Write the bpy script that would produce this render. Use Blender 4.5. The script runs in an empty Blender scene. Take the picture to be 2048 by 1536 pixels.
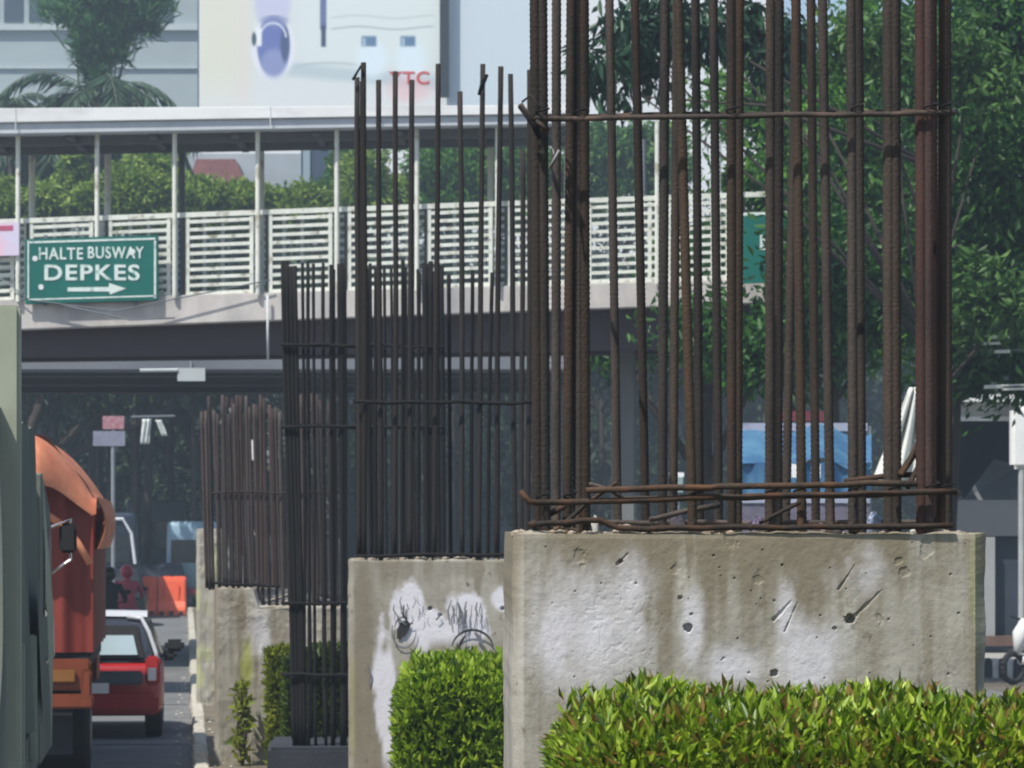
import bpy, bmesh, math, random
import numpy as np
from mathutils import Vector, Matrix

# ------------------------------------------------------------------ camera, sky, sun, exposure
F = 7230.0            # focal length in pixels of a 2048 px wide picture
CH = 2.4              # eye height
HZ = 1065.0           # horizon row
sc = bpy.context.scene
cam_d = bpy.data.cameras.new('camera'); cam = bpy.data.objects.new('camera', cam_d)
sc.collection.objects.link(cam); sc.camera = cam
cam.location = (0, 0, CH); cam.rotation_euler = (math.pi/2, 0, 0)
cam_d.sensor_width = 36; cam_d.lens = 36*F/2048; cam_d.shift_y = (HZ-768)/2048
cam_d.clip_start = .5; cam_d.clip_end = 2500
cam_d.dof.use_dof = True; cam_d.dof.focus_distance = 12.5; cam_d.dof.aperture_fstop = 15

SUN_V = Vector((-.64, -.74, 1.6)).normalized()
w = bpy.data.worlds.new("World"); sc.world = w; w.use_nodes = True
nt = w.node_tree; bg = nt.nodes['Background']
sky = nt.nodes.new('ShaderNodeTexSky'); sky.sky_type = 'NISHITA'; sky.sun_disc = False
sky.sun_elevation = math.asin(SUN_V.z); sky.sun_rotation = math.atan2(SUN_V.x, SUN_V.y)
sky.dust_density = 1.2; sky.air_density = 1.0
nt.links.new(sky.outputs[0], bg.inputs[0]); bg.inputs[1].default_value = .13
sd = bpy.data.lights.new('sun', 'SUN'); sd.energy = 5.0; sd.angle = math.radians(.6); sd.color = (1, .95, .87)
sun = bpy.data.objects.new('sun', sd); sc.collection.objects.link(sun)
sun.rotation_euler = SUN_V.to_track_quat('Z', 'Y').to_euler()
vs = sc.view_settings; vs.view_transform = 'Standard'; vs.look = 'None'; vs.gamma = 1; vs.exposure = .22
vs.use_curve_mapping = False
sc.cycles.filter_width = 1.9
sc.cycles.max_bounces = 6; sc.cycles.transparent_max_bounces = 12; sc.cycles.volume_bounces = 0

C = sc.collection
R = random.Random(7)
NR = np.random.RandomState(11)
ROAD = Vector((-.0901, .9959, 0)); SIDE = Vector((.9959, .0901, 0)); YAW = math.atan2(.0901, .9959)

def P(px, py, Y):      # a point of the place at depth Y that lies on the sight line of a picture position
    return Vector(((px-1024)*Y/F, Y, CH+(HZ-py)*Y/F))
def S(Y): return F/Y

# ------------------------------------------------------------------ materials
def srgb(h):
    if isinstance(h, str):
        c = [int(h[i:i+2], 16)/255 for i in (0, 2, 4)]
        return tuple((x/12.92 if x <= .04045 else ((x+.055)/1.055)**2.4) for x in c)
    return h
MATS = {}
def mat(name, col, rough=.7, var=.25, scale=4.0, stretch=(1, 1, 1), bump=0.0, metal=0.0, col2=None, spec=.4, bscale=40, dirt=None):
    if name in MATS: return MATS[name]
    m = bpy.data.materials.new(name); m.use_nodes = True; MATS[name] = m
    N = m.node_tree.nodes; L = m.node_tree.links; b = N['Principled BSDF']
    b.inputs['Roughness'].default_value = rough; b.inputs['Metallic'].default_value = metal
    b.inputs['Specular IOR Level'].default_value = spec
    col = srgb(col)
    c2 = srgb(col2) if col2 else tuple(c*(1-var) for c in col)
    tc = N.new('ShaderNodeTexCoord'); mp = N.new('ShaderNodeMapping'); mp.inputs['Scale'].default_value = stretch
    L.new(tc.outputs['Object'], mp.inputs[0])
    nz = N.new('ShaderNodeTexNoise'); nz.inputs['Scale'].default_value = scale; nz.inputs['Detail'].default_value = 7
    nz.inputs['Roughness'].default_value = .65; L.new(mp.outputs[0], nz.inputs['Vector'])
    cr = N.new('ShaderNodeValToRGB'); cr.color_ramp.elements[0].position = .34; cr.color_ramp.elements[1].position = .66
    cr.color_ramp.elements[0].color = (*c2, 1); cr.color_ramp.elements[1].color = (*col, 1)
    L.new(nz.outputs[0], cr.inputs[0])
    out = cr.outputs[0]
    if dirt:
        dc, ds, dst, lo, hi = dirt
        mp2 = N.new('ShaderNodeMapping'); mp2.inputs['Scale'].default_value = dst; L.new(tc.outputs['Object'], mp2.inputs[0])
        n2 = N.new('ShaderNodeTexNoise'); n2.inputs['Scale'].default_value = ds; n2.inputs['Detail'].default_value = 5
        L.new(mp2.outputs[0], n2.inputs['Vector'])
        mr = N.new('ShaderNodeMapRange'); mr.inputs[1].default_value = lo; mr.inputs[2].default_value = hi
        L.new(n2.outputs[0], mr.inputs[0])
        mx = N.new('ShaderNodeMixRGB'); L.new(mr.outputs[0], mx.inputs[0]); L.new(out, mx.inputs[1]); mx.inputs[2].default_value = (*srgb(dc), 1)
        out = mx.outputs[0]
    if name.startswith('rust'):      # every bar has rusted its own way
        oi = N.new('ShaderNodeObjectInfo'); hs = N.new('ShaderNodeHueSaturation'); m1 = N.new('ShaderNodeMapRange'); m1.inputs[3].default_value = .45; m1.inputs[4].default_value = 1.35
        L.new(oi.outputs['Random'], m1.inputs[0]); L.new(m1.outputs[0], hs.inputs['Value'])
        m2 = N.new('ShaderNodeMath'); m2.operation = 'MULTIPLY'; m2.inputs[1].default_value = 7.31; m3 = N.new('ShaderNodeMath'); m3.operation = 'FRACT'; L.new(oi.outputs['Random'], m2.inputs[0]); L.new(m2.outputs[0], m3.inputs[0])
        m4 = N.new('ShaderNodeMapRange'); m4.inputs[3].default_value = .6; m4.inputs[4].default_value = 1.35; L.new(m3.outputs[0], m4.inputs[0]); L.new(m4.outputs[0], hs.inputs['Saturation'])
        L.new(out, hs.inputs['Color']); out = hs.outputs[0]
    L.new(out, b.inputs['Base Color'])
    if bump:
        n3 = N.new('ShaderNodeTexNoise'); n3.inputs['Scale'].default_value = bscale; n3.inputs['Detail'].default_value = 4
        L.new(tc.outputs['Object'], n3.inputs['Vector'])
        bp = N.new('ShaderNodeBump'); bp.inputs['Strength'].default_value = bump; bp.inputs['Distance'].default_value = .02
        L.new(n3.outputs[0], bp.inputs['Height']); L.new(bp.outputs[0], b.inputs['Normal'])
    return m
def leafmat(name, cols, rough=.45, trans=.35, spec=.4):
    if name in MATS: return MATS[name]
    m = bpy.data.materials.new(name); m.use_nodes = True; MATS[name] = m
    N = m.node_tree.nodes; L = m.node_tree.links; b = N['Principled BSDF']
    g = N.new('ShaderNodeNewGeometry'); cr = N.new('ShaderNodeValToRGB')
    el = cr.color_ramp.elements
    while len(el) < len(cols): el.new(.5)
    for i, c in enumerate(cols):
        el[i].position = i/(len(cols)-1); el[i].color = (*srgb(c), 1)
    L.new(g.outputs['Random Per Island'], cr.inputs[0]); L.new(cr.outputs[0], b.inputs['Base Color'])
    b.inputs['Roughness'].default_value = rough; b.inputs['Specular IOR Level'].default_value = spec
    t = N.new('ShaderNodeBsdfTranslucent'); L.new(cr.outputs[0], t.inputs[0])
    mx = N.new('ShaderNodeMixShader'); mx.inputs[0].default_value = trans
    L.new(b.outputs[0], mx.inputs[1]); L.new(t.outputs[0], mx.inputs[2]); L.new(mx.outputs[0], N['Material Output'].inputs[0])
    return m
def glassmat(name, col=(.02, .03, .035), rough=.08):
    m = mat(name, col, rough, .2, 2, spec=.9); return m

# ------------------------------------------------------------------ mesh collector
class MB:
    def __init__(s): s.v = []; s.f = []
    def add(s, vs, fs):
        n = len(s.v); s.v += [tuple(v) for v in vs]; s.f += [tuple(i+n for i in f) for f in fs]; return s
    def hexa(s, p):     # eight corners: bottom four ccw, top four ccw
        return s.add(p, [(3, 2, 1, 0), (4, 5, 6, 7), (0, 1, 5, 4), (1, 2, 6, 5), (2, 3, 7, 6), (3, 0, 4, 7)])
    def box(s, c, d, M=None):
        x, y, z = d[0]/2, d[1]/2, d[2]/2
        p = [Vector((c[0]+a*x, c[1]+b*y, c[2]+e*z)) for e in (-1, 1) for a, b in ((-1, -1), (1, -1), (1, 1), (-1, 1))]
        if M: p = [M @ q for q in p]
        return s.hexa(p)
    def tube(s, pts, r, n=8, cap=True):
        pts = [Vector(p) for p in pts]; rs = r if isinstance(r, (list, tuple)) else [r]*len(pts)
        base = len(s.v); up = Vector((.13, .31, .94))
        for i, p in enumerate(pts):
            t = (pts[min(i+1, len(pts)-1)]-pts[max(i-1, 0)]).normalized()
            u = t.cross(up)
            if u.length < 1e-3: u = t.cross(Vector((1, 0, 0)))
            u.normalize(); vv = t.cross(u)
            for k in range(n):
                a = 2*math.pi*k/n; s.v.append(tuple(p+(u*math.cos(a)+vv*math.sin(a))*rs[i]))
        for i in range(len(pts)-1):
            for k in range(n):
                a = base+i*n+k; b = base+i*n+(k+1) % n
                s.f.append((a, b, b+n, a+n))
        if cap:
            s.f.append(tuple(base+k for k in range(n))[::-1]); s.f.append(tuple(base+(len(pts)-1)*n+k for k in range(n)))
        return s
    def cyl(s, a, b, r, n=16): return s.tube([a, b], r, n)
    def prism(s, poly, t, M=None):      # polygon [(x,z)] extruded from y=-t/2 to t/2
        n = len(poly); p = [Vector((x, -t/2, z)) for x, z in poly]+[Vector((x, t/2, z)) for x, z in poly]
        if M: p = [M @ q for q in p]
        return s.add(p, [tuple(range(n)), tuple(range(2*n-1, n-1, -1))]+[(i, i+n, (i+1) % n+n, (i+1) % n) for i in range(n)])
    def sphere(s, c, r, nu=10, nv=7, sq=(1, 1, 1)):
        vs = []; fs = []
        for j in range(nv+1):
            th = math.pi*j/nv
            for i in range(nu):
                a = 2*math.pi*i/nu
                vs.append((c[0]+r*sq[0]*math.sin(th)*math.cos(a), c[1]+r*sq[1]*math.sin(th)*math.sin(a), c[2]+r*sq[2]*math.cos(th)))
        for j in range(nv):
            for i in range(nu): fs.append((j*nu+i, (j+1)*nu+i, (j+1)*nu+(i+1) % nu, j*nu+(i+1) % nu))
        return s.add(vs, fs)
    def grid(s, fn, nu, nv):
        vs = [fn(i/nu, j/nv) for j in range(nv+1) for i in range(nu+1)]
        return s.add(vs, [(j*(nu+1)+i, j*(nu+1)+i+1, (j+1)*(nu+1)+i+1, (j+1)*(nu+1)+i) for j in range(nv) for i in range(nu)])
    def build(s, name, m, parent=None, smooth=False, bevel=0, loc=None):
        me = bpy.data.meshes.new(name); me.from_pydata(s.v, [], s.f); me.validate()
        bm = bmesh.new(); bm.from_mesh(me)
        if not smooth or smooth == 'closed' or True:
            bmesh.ops.remove_doubles(bm, verts=bm.verts, dist=1e-6)
            bmesh.ops.recalc_face_normals(bm, faces=bm.faces)
        if bevel:
            bmesh.ops.bevel(bm, geom=[e for e in bm.edges if len(e.link_faces) == 2 and e.calc_face_angle(0) > .5], offset=bevel, segments=2, affect='EDGES', clamp_overlap=True)
        bm.to_mesh(me); bm.free()
        if m: me.materials.append(m)
        if smooth: me.shade_smooth()
        return place(name, me, parent, loc)
def place(name, me, parent=None, loc=None):
    o = bpy.data.objects.new(name, me); C.objects.link(o)
    if parent:
        o.parent = parent
        if loc is None: o.matrix_parent_inverse = world_inv(parent)
    if loc is not None: o.location = loc
    return o
def world_inv(o):
    M = Matrix.Identity(4)
    while o:
        M = (o.matrix_parent_inverse @ o.matrix_basis) @ M if False else o.matrix_parent_inverse @ Matrix.LocRotScale(o.location, o.rotation_euler, o.scale) @ M
        o = o.parent
    return M.inverted()
def thing(name, label, cat, loc=(0, 0, 0), yaw=0, group=None):
    o = bpy.data.objects.new(name, None); C.objects.link(o); o.location = loc; o.rotation_euler = (0, 0, yaw)
    o.empty_display_size = .2
    o['label'] = label; o['category'] = cat; o['kind'] = 'thing'
    if group: o['group'] = group
    return o
def tag(o, label, cat, group=None, kind='thing'):
    o['label'] = label; o['category'] = cat; o['kind'] = kind
    if group: o['group'] = group
    return o
def struct(o, label=None):
    o['kind'] = 'structure'
    if label: o['label'] = label
    return o
def local(t):           # children given in the thing's own coordinates
    return Matrix.LocRotScale(t.location, t.rotation_euler, t.scale)
def lbuild(mb, name, m, t, **k):        # mb in local coordinates of the thing or its part
    o = mb.build(name, m, None, **k); o.parent = t; return o

# numpy noise
def vnoise(x, y, seed=0):
    r = np.random.RandomState(seed); g = r.rand(128, 128)
    xi = np.floor(x).astype(int); yi = np.floor(y).astype(int); fx = x-xi; fy = y-yi
    fx = fx*fx*(3-2*fx); fy = fy*fy*(3-2*fy)
    a = g[yi % 128, xi % 128]; b = g[yi % 128, (xi+1) % 128]; c = g[(yi+1) % 128, xi % 128]; d = g[(yi+1) % 128, (xi+1) % 128]
    return (a*(1-fx)+b*fx)*(1-fy)+(c*(1-fx)+d*fx)*fy
def fbm(x, y, seed=0, o=4):
    v = 0; a = .5; t = 0
    for i in range(o): v = v+a*vnoise(x*2**i, y*2**i, seed+i*17); t += a; a *= .55
    return v/t

# ------------------------------------------------------------------ foliage
def leaf_mesh(name, pts, dirs, L, W, rng, m, fold=.25):
    n = len(pts)
    d = dirs/np.linalg.norm(dirs, axis=1, keepdims=True)
    r = rng.normal(size=(n, 3)); s = np.cross(d, r); s /= np.linalg.norm(s, axis=1, keepdims=True)
    u = np.cross(s, d)
    L = (L*(.6+.7*rng.rand(n)))[:, None]; Wd = L*W
    b = pts; mid = pts+d*L*.45
    v = np.stack([b, mid+s*Wd*.5+u*Wd*fold, pts+d*L-u*L*.12, mid-s*Wd*.5+u*Wd*fold], axis=1).reshape(-1, 3)
    i = np.arange(n)*4
    f = np.stack([i, i+1, i+2, i, i+2, i+3], axis=1).reshape(-1)
    me = bpy.data.meshes.new(name); me.vertices.add(4*n); me.vertices.foreach_set('co', v.astype('f').ravel())
    me.loops.add(6*n); me.loops.foreach_set('vertex_index', f.astype('i'))
    me.polygons.add(2*n); me.polygons.foreach_set('loop_start', (np.arange(2*n)*3).astype('i'))
    me.update(calc_edges=True); me.validate(); me.materials.append(m)
    return me
def blob_points(c, r, n, clumps, cr, rng, shell=.55):
    q = rng.normal(size=(clumps, 3)); q /= np.linalg.norm(q, axis=1, keepdims=True)
    q *= (shell+(1-shell)*rng.rand(clumps))[:, None]; cc = np.array(c)+q*np.array(r)
    k = rng.randint(0, clumps, n)
    p = cc[k]+rng.normal(size=(n, 3))*cr*np.array([1, 1, .7])*(.5+rng.rand(clumps))[k][:, None]
    out = (cc[k]-np.array(c))/np.array(r)
    return p, out
def tree(label, base, blobs, n, leafL, leafW, lm, name='tree', trunk_r=.2, group=None, droop=-.4, clump=None, shell=.55, limbs=True, seed=1, cat='tree', trunk_m=None):
    rng = np.random.RandomState(seed)
    t = thing(name, label, cat, tuple(base), 0, group)
    tot = sum(b[1][0]*b[1][2] for b in blobs); pp = []; dd = []
    for c, r in blobs:
        k = int(n*r[0]*r[2]/tot); cr = clump or max(.12, .22*min(r))
        ncl = max(5, int(10*r[0]*r[2]/(cr*cr)/6))
        p, o = blob_points(c, r, k, min(ncl, 260), cr, rng, shell)
        pp.append(p); dd.append(o*.7+rng.normal(size=p.shape)*.6+np.array([0, 0, droop]))
    pp = np.concatenate(pp); dd = np.concatenate(dd)
    me = leaf_mesh('crown', pp-np.array(base), dd, leafL, leafW, rng, lm)
    o = place('crown', me, t, (0, 0, 0)); o['kind'] = 'stuff'
    mb = MB(); b = Vector(base); top = Vector(blobs[0][0])
    rr = random.Random(seed); m1 = b.lerp(top, .5)+Vector((rr.uniform(-.2, .2), rr.uniform(-.2, .2), 0))
    mb.tube([b, b.lerp(m1, .5), m1, top], [trunk_r*1.3, trunk_r, trunk_r*.8, trunk_r*.3], 9)
    o = mb.build('trunk', trunk_m or mat('bark', (.055, .045, .036), .9, .5, 6, (1, 1, .3), .5), t, smooth=True)
    if limbs:
        for c, r in blobs[:9]:
            c = Vector(c); a = b.lerp(m1, .95) if rr.random() < .5 else m1.lerp(top, .4)
            mb = MB(); mid = a.lerp(c, .5)+Vector((rr.uniform(-.2, .2), rr.uniform(-.2, .2), rr.uniform(0, .3)))
            mb.tube([a, mid, c], [trunk_r*.45, trunk_r*.3, trunk_r*.1], 6); mb.build('limb', MATS['bark'], t, smooth=True)
    return t
def B(px, py, Y, rx, ry, rd=None):      # ellipsoid blob given by its picture position and pixel radii
    s = S(Y); c = P(px, py, Y); return (tuple(c), (rx/s, rd if rd else (rx/s+ry/s)/2, ry/s))

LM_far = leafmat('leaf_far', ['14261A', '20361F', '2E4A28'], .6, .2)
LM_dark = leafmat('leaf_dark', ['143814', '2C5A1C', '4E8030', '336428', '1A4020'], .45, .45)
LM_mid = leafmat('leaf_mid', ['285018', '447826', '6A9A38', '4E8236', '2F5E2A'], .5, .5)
LM_bright = leafmat('leaf_bright', ['3E621C', '6E8E30', '9AB04E', '557C2C'], .5, .45)
LM_hedge = leafmat('leaf_hedge', ['1C300A', '5E8018', '90AE2C', 'BED246', '2E480E', '82A226', 'A2BC34', '3A5810', '96743A', '6A8A1E'], .38, .45, .5)
LM_palm = leafmat('leaf_palm', ['28402F', '39553A', '46614A'], .5, .3)

# ------------------------------------------------------------------ ground
asph = mat('asphalt', (.17, .175, .175), .85, .35, 1.3, bump=.25, bscale=60, dirt=((.11, .112, .115), .6, (1, .15, 1), .5, .7))
mb = MB(); mb.add([(-900, -60, 0), (900, -60, 0), (900, 1800, 0), (-900, 1800, 0)], [(0, 1, 2, 3)])
struct(mb.build('ground', mat('ground_soil', (.14, .12, .09), .95, .4, .8, bump=.4, bscale=8)))
def roadpt(off, along, z=0): return SIDE*off+ROAD*along+Vector((.23, 0, z))
def strip(name, o0, o1, z, m, a0=-20, a1=700):
    mb = MB(); mb.add([roadpt(o0, a0, z), roadpt(o1, a0, z), roadpt(o1, a1, z), roadpt(o0, a1, z)], [(0, 1, 2, 3)])
    return struct(mb.build(name, m))
strip('road', -11, -.16, .004, asph)
strip('road', 2.95, 12, .004, asph)
white_line = mat('road_paint', (.6, .6, .57), .7, .4, 12)
strip('lane_line', -3.62, -3.50, .008, white_line)
# the median: crumbling kerb stones, earth between them
kerb_m = mat('kerb_concrete', (.62, .59, .50), .9, .35, 9, bump=.5, bscale=30, dirt=((.25, .23, .17), 3, (1, 1, 1), .55, .7))
mb = MB(); mb.add([roadpt(0, -20, .10), roadpt(2.75, -20, .10), roadpt(2.75, 400, .10), roadpt(0, 400, .10)], [(0, 1, 2, 3)])
median = struct(mb.build('median_ground', mat('median_soil', (.20, .17, .12), .95, .5, 2.5, bump=.6, bscale=14)))
kerbs = []
kme = []
for v in range(4):
    mb = MB(); rr = random.Random(v)
    p = [Vector((x+rr.uniform(-.012, .012), y, z+rr.uniform(-.012, .012))) for z in (-.02, .14) for x, y in ((-.15, 0), (0, 0), (0, .57), (-.15, .57))]
    p[4].x += .02; p[7].x += .02
    mb.hexa(p); o = mb.build('kerb_stone', kerb_m, None, bevel=.015); kme.append(o.data); bpy.data.objects.remove(o)
kr = struct(thing('kerb', '', ''))
for k in ('label', 'category'): del kr[k]
for i in range(150):
    a = 20+i*.6
    o = place('kerb_stone', kme[R.randrange(4)], kr, roadpt(R.uniform(-.004, .004), a)); o.rotation_euler = (0, 0, YAW+R.uniform(-.004, .004))
for i in range(90):
    a = 5+i*.6
    o = place('kerb_stone', kme[R.randrange(4)], kr, roadpt(2.92+R.uniform(-.015, .015), a)); o.rotation_euler = (0, 0, YAW)
strip('kerb_line', -.15, 0, .1, kerb_m, 110, 400)
# joints across the carriageway
for a in (63.5, 50.5, 41.0):
    mb = MB(); mb.add([roadpt(-4, a, .0075), roadpt(-.2, a, .0075), roadpt(-.2, a+.12, .0075), roadpt(-4, a+.12, .0075)], [(0, 1, 2, 3)])
    struct(mb.build('road_joint', mat('tar', (.03, .03, .032), .7, .2)))

# ------------------------------------------------------------------ concrete pillars with starter bars
def concrete_mat():
    m = bpy.data.materials.new('weathered_concrete'); m.use_nodes = True
    N = m.node_tree.nodes; L = m.node_tree.links; b = N['Principled BSDF']; b.inputs['Roughness'].default_value = .9
    b.inputs['Specular IOR Level'].default_value = .2
    tc = N.new('ShaderNodeTexCoord')
    def noise(scale, st=(1, 1, 1), det=6):
        mp = N.new('ShaderNodeMapping'); mp.inputs['Scale'].default_value = st; L.new(tc.outputs['Object'], mp.inputs[0])
        n = N.new('ShaderNodeTexNoise'); n.inputs['Scale'].default_value = scale; n.inputs['Detail'].default_value = det; n.inputs['Roughness'].default_value = .65
        L.new(mp.outputs[0], n.inputs['Vector']); return n.outputs[0]
    def rng(src, lo, hi):
        r = N.new('ShaderNodeMapRange'); r.inputs[1].default_value = lo; r.inputs[2].default_value = hi; L.new(src, r.inputs[0]); return r.outputs[0]
    def mix(f, a, c, typ='MIX'):
        x = N.new('ShaderNodeMixRGB'); x.blend_type = typ
        L.new(f, x.inputs[0]) if not isinstance(f, float) else setattr(x.inputs[0], 'default_value', f)
        L.new(a, x.inputs[1])
        if isinstance(c, tuple): x.inputs[2].default_value = (*c, 1)
        else: L.new(c, x.inputs[2])
        return x.outputs[0]
    base = N.new('ShaderNodeValToRGB'); L.new(noise(5), base.inputs[0])
    base.color_ramp.elements[0].position = .3; base.color_ramp.elements[0].color = (.27, .252, .21, 1)
    base.color_ramp.elements[1].position = .7; base.color_ramp.elements[1].color = (.41, .39, .335, 1)
    out = base.outputs[0]
    out = mix(rng(noise(5, (1, 1, .10)), .50, .72), out, (.22, .19, .14))      # run marks
    out = mix(rng(noise(9, (1, 1, .16)), .56, .74), out, (.44, .41, .35))
    out = mix(rng(noise(2.6, (1, 1, .6), 9), .50, .72), out, (.24, .222, .18))
    out = mix(rng(noise(22, (1, 1, .7), 4), .60, .72), out, (.16, .14, .105))
    at = N.new('ShaderNodeAttribute'); at.attribute_name = 'wear'; sp = N.new('ShaderNodeSeparateColor'); L.new(at.outputs['Color'], sp.inputs[0])
    out = mix(sp.outputs[1], out, (.20, .172, .12))
    out = mix(sp.outputs[2], out, (.30, .31, .08))
    out = mix(sp.outputs[0], out, (.66, .65, .69))
    n3 = noise(70, det=3); out = mix(rng(n3, .66, .8), out, (.18, .16, .13))
    L.new(out, b.inputs['Base Color'])
    bp = N.new('ShaderNodeBump'); bp.inputs['Strength'].default_value = .5; bp.inputs['Distance'].default_value = .006
    L.new(noise(45, det=5), bp.inputs['Height']); L.new(bp.outputs[0], b.inputs['Normal'])
    return m
CON = concrete_mat()
rust = mat('rust', (.068, .044, .030), .8, .5, 6, (1, 1, .18), .25, col2=(.014, .013, .010), bscale=120, dirt=((.12, .060, .034), 4, (3, 3, .35), .5, .75))
rust_red = mat('rust_red', (.080, .032, .022), .85, .5, 9, (1, 1, .25), .2, col2=(.03, .016, .013), bscale=120)
rust_dark = mat('rust_dark', (.010, .009, .009), .95, .5, 9, (1, 1, .25), .4, bscale=90)
rust_mid = mat('rust_mid', (.027, .019, .015), .92, .5, 6, (1, 1, .18), .3, col2=(.012, .011, .010), bscale=90)
rust_hazy = mat('rust_hazy', (.066, .048, .044), .9, .4, 7, (1, 1, .25), .3, bscale=60)  # colour lightened so the farther bars look hazy

def block(t, w_, d_, h, ch, wear_fn, hole_fn, nx=150, nz=120, zlow=0, notch=None):
    """front face as a worn grid, chamfered edges, own top; thing coordinates: x across, y away, z up"""
    zs = np.concatenate([np.linspace(zlow, h*.76, 26)[:-1], np.linspace(h*.76, h-.016, nz-1), [h-.004, h]]); nz = len(zs)-1; xs = np.linspace(-w_/2+ch, w_/2-ch, nx+1)
    X, Z = np.meshgrid(xs, zs)
    Yf = np.full(X.shape, -d_/2)+hole_fn(X, Z); Yf[-1] += .022+(fbm(X[-1]*20, X[-1]*0, 7)-.5)*.02; Yf[-2] += .002
    # outline walks round: left back, left front chamfer, front grid, right chamfer, right back
    cols = [(-w_/2, d_/2), (-w_/2, d_/2-(d_-ch)*.5), (-w_/2, -d_/2+ch)]
    colsr = [(w_/2, -d_/2+ch), (w_/2, d_/2-(d_-ch)*.5), (w_/2, d_/2)]
    XX = np.concatenate([np.full((nz+1, 1), c[0]) for c in cols]+[X]+[np.full((nz+1, 1), c[0]) for c in colsr], axis=1)
    YY = np.concatenate([np.full((nz+1, 1), c[1]) for c in cols]+[Yf]+[np.full((nz+1, 1), c[1]) for c in colsr], axis=1)
    ZZ = np.repeat(zs[:, None], XX.shape[1], 1)
    rag = (fbm(XX*14+YY*9+5, XX*0+3, 5)-.5)*.022       # ragged top edge
    ZZ = ZZ+np.where(ZZ > h-.001, rag, 0)
    e = (fbm(ZZ*9, XX*0+YY*0+1, 9)-.5)*.012
    XX = XX+np.where(np.abs(np.abs(XX)-w_/2) < .001, e, 0)
    if notch is not None: ZZ = notch(XX, ZZ)
    r, c = XX.shape
    v = np.stack([XX, YY, ZZ], -1).reshape(-1, 3)
    f = []
    for j in range(r-1):
        for i in range(c-1): f.append((j*c+i, j*c+i+1, (j+1)*c+i+1, (j+1)*c+i))
        f.append((j*c+c-1, j*c, (j+1)*c, (j+1)*c+c-1))
    top = [(r-1)*c+i for i in range(c)]
    n0 = len(v); v = np.concatenate([v, [[0, 0, h-.012]]]); 
    for i in range(c): f.append((top[i], top[(i+1) % c], n0))
    me = bpy.data.meshes.new('pier_block'); me.from_pydata(v.tolist(), [], f); me.materials.append(CON)
    wv = wear_fn(v[:, 0], v[:, 2], v[:, 1])
    ca = me.color_attributes.new('wear', 'FLOAT_COLOR', 'POINT')
    arr = np.ones((len(v), 4), 'f'); arr[:, :3] = np.clip(np.stack(wv, 1), 0, 1); ca.data.foreach_set('color', arr.ravel())
    me.update(); o = place('pier_block', me, t, (0, 0, 0)); return o
def sm(x, a, b): t = np.clip((x-a)/(b-a), 0, 1); return t*t*(3-2*t)
def ell(x, z, cx, cz, a, b): return 1-np.sqrt(((x-cx)/a)**2+((z-cz)/b)**2)

def bar_mesh(name, r, L, ribs, m, n=10, step=.0075, wav=0, seed=0):
    rr = random.Random(seed); mb = MB(); pts = []; rs = []
    k = int(L/step) if ribs else 14
    for i in range(k+1):
        z = L*i/k; pts.append((0, 0, z)); rs.append(r*(1.0 if i % 2 else 1.13) if ribs else r*(1+rr.uniform(-.04, .04)))
    if wav: pts = [(wav*math.sin(z*2+seed), wav*math.cos(z*1.4+seed*2), z) for _, _, z in pts]
    # tube() keeps a stable frame for near-vertical lines
    mb.tube(pts, rs, n); o = mb.build(name, m, None, smooth=True); me = o.data; bpy.data.objects.remove(o); return me
BM = {}
def bar(t, a, b, r, m, ribs=False, name='rebar'):
    """straight bar from world point a (bottom) to b (top)"""
    L = (b-a).length; key = (round(r, 4), round(L, 1), m.name, ribs, R.randrange(2))
    if key not in BM: BM[key] = bar_mesh('rebar', r, key[1], ribs, m, 10 if ribs else 7, wav=0 if ribs else .004, seed=len(BM))
    o = bpy.data.objects.new(name, BM[key]); C.objects.link(o); o.parent = t
    Mw = Matrix.Translation(a) @ (b-a).to_track_quat('Z', 'Y').to_matrix().to_4x4() @ Matrix.Rotation(R.uniform(0, 6), 4, 'Z') @ Matrix.Scale(L/key[1], 4, Vector((0, 0, 1)))
    o.matrix_basis = local(t).inverted() @ Mw
    return o

# --- pillar one: the near one
s1 = S(10)
T1 = thing('concrete_pillar', 'large nearest concrete pillar behind the long hedge, thick rusty bars rising from its top', 'pillar', ((1490-1024)/s1, 10.65, 0), math.radians(1.2), 'unfinished concrete pillars on the median')
W1 = 950/s1
holes1 = [((1366-1490)/s1, (1065-1255)/s1+CH, .011, .03), ((1690-1490)/s1, (1065-1238)/s1+CH, .012, .03), ((1660-1490)/s1, (1065-1256)/s1+CH, .006, .01), ((1538-1490)/s1, (1065-1346)/s1+CH, .009, .02), ((1372-1490)/s1, (1065-1228)/s1+CH, .005, .01), ((1232-1490)/s1, (1065-1122)/s1+CH, .006, .01),
 ((1788-1490)/s1, (1065-1122)/s1+CH, .010, .003), ((1800-1490)/s1, (1065-1145)/s1+CH, .014, .003), ((1350-1490)/s1, (1065-1195)/s1+CH, .006, .012)]
scr1 = [((1538, 1240), (1572, 1202), .006), ((1690, 1242), (1755, 1180), .0065), ((1668, 1178), (1700, 1130), .005), ((1225, 1128), (1245, 1108), .005), ((1560, 1262), (1585, 1205), .004)]
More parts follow.
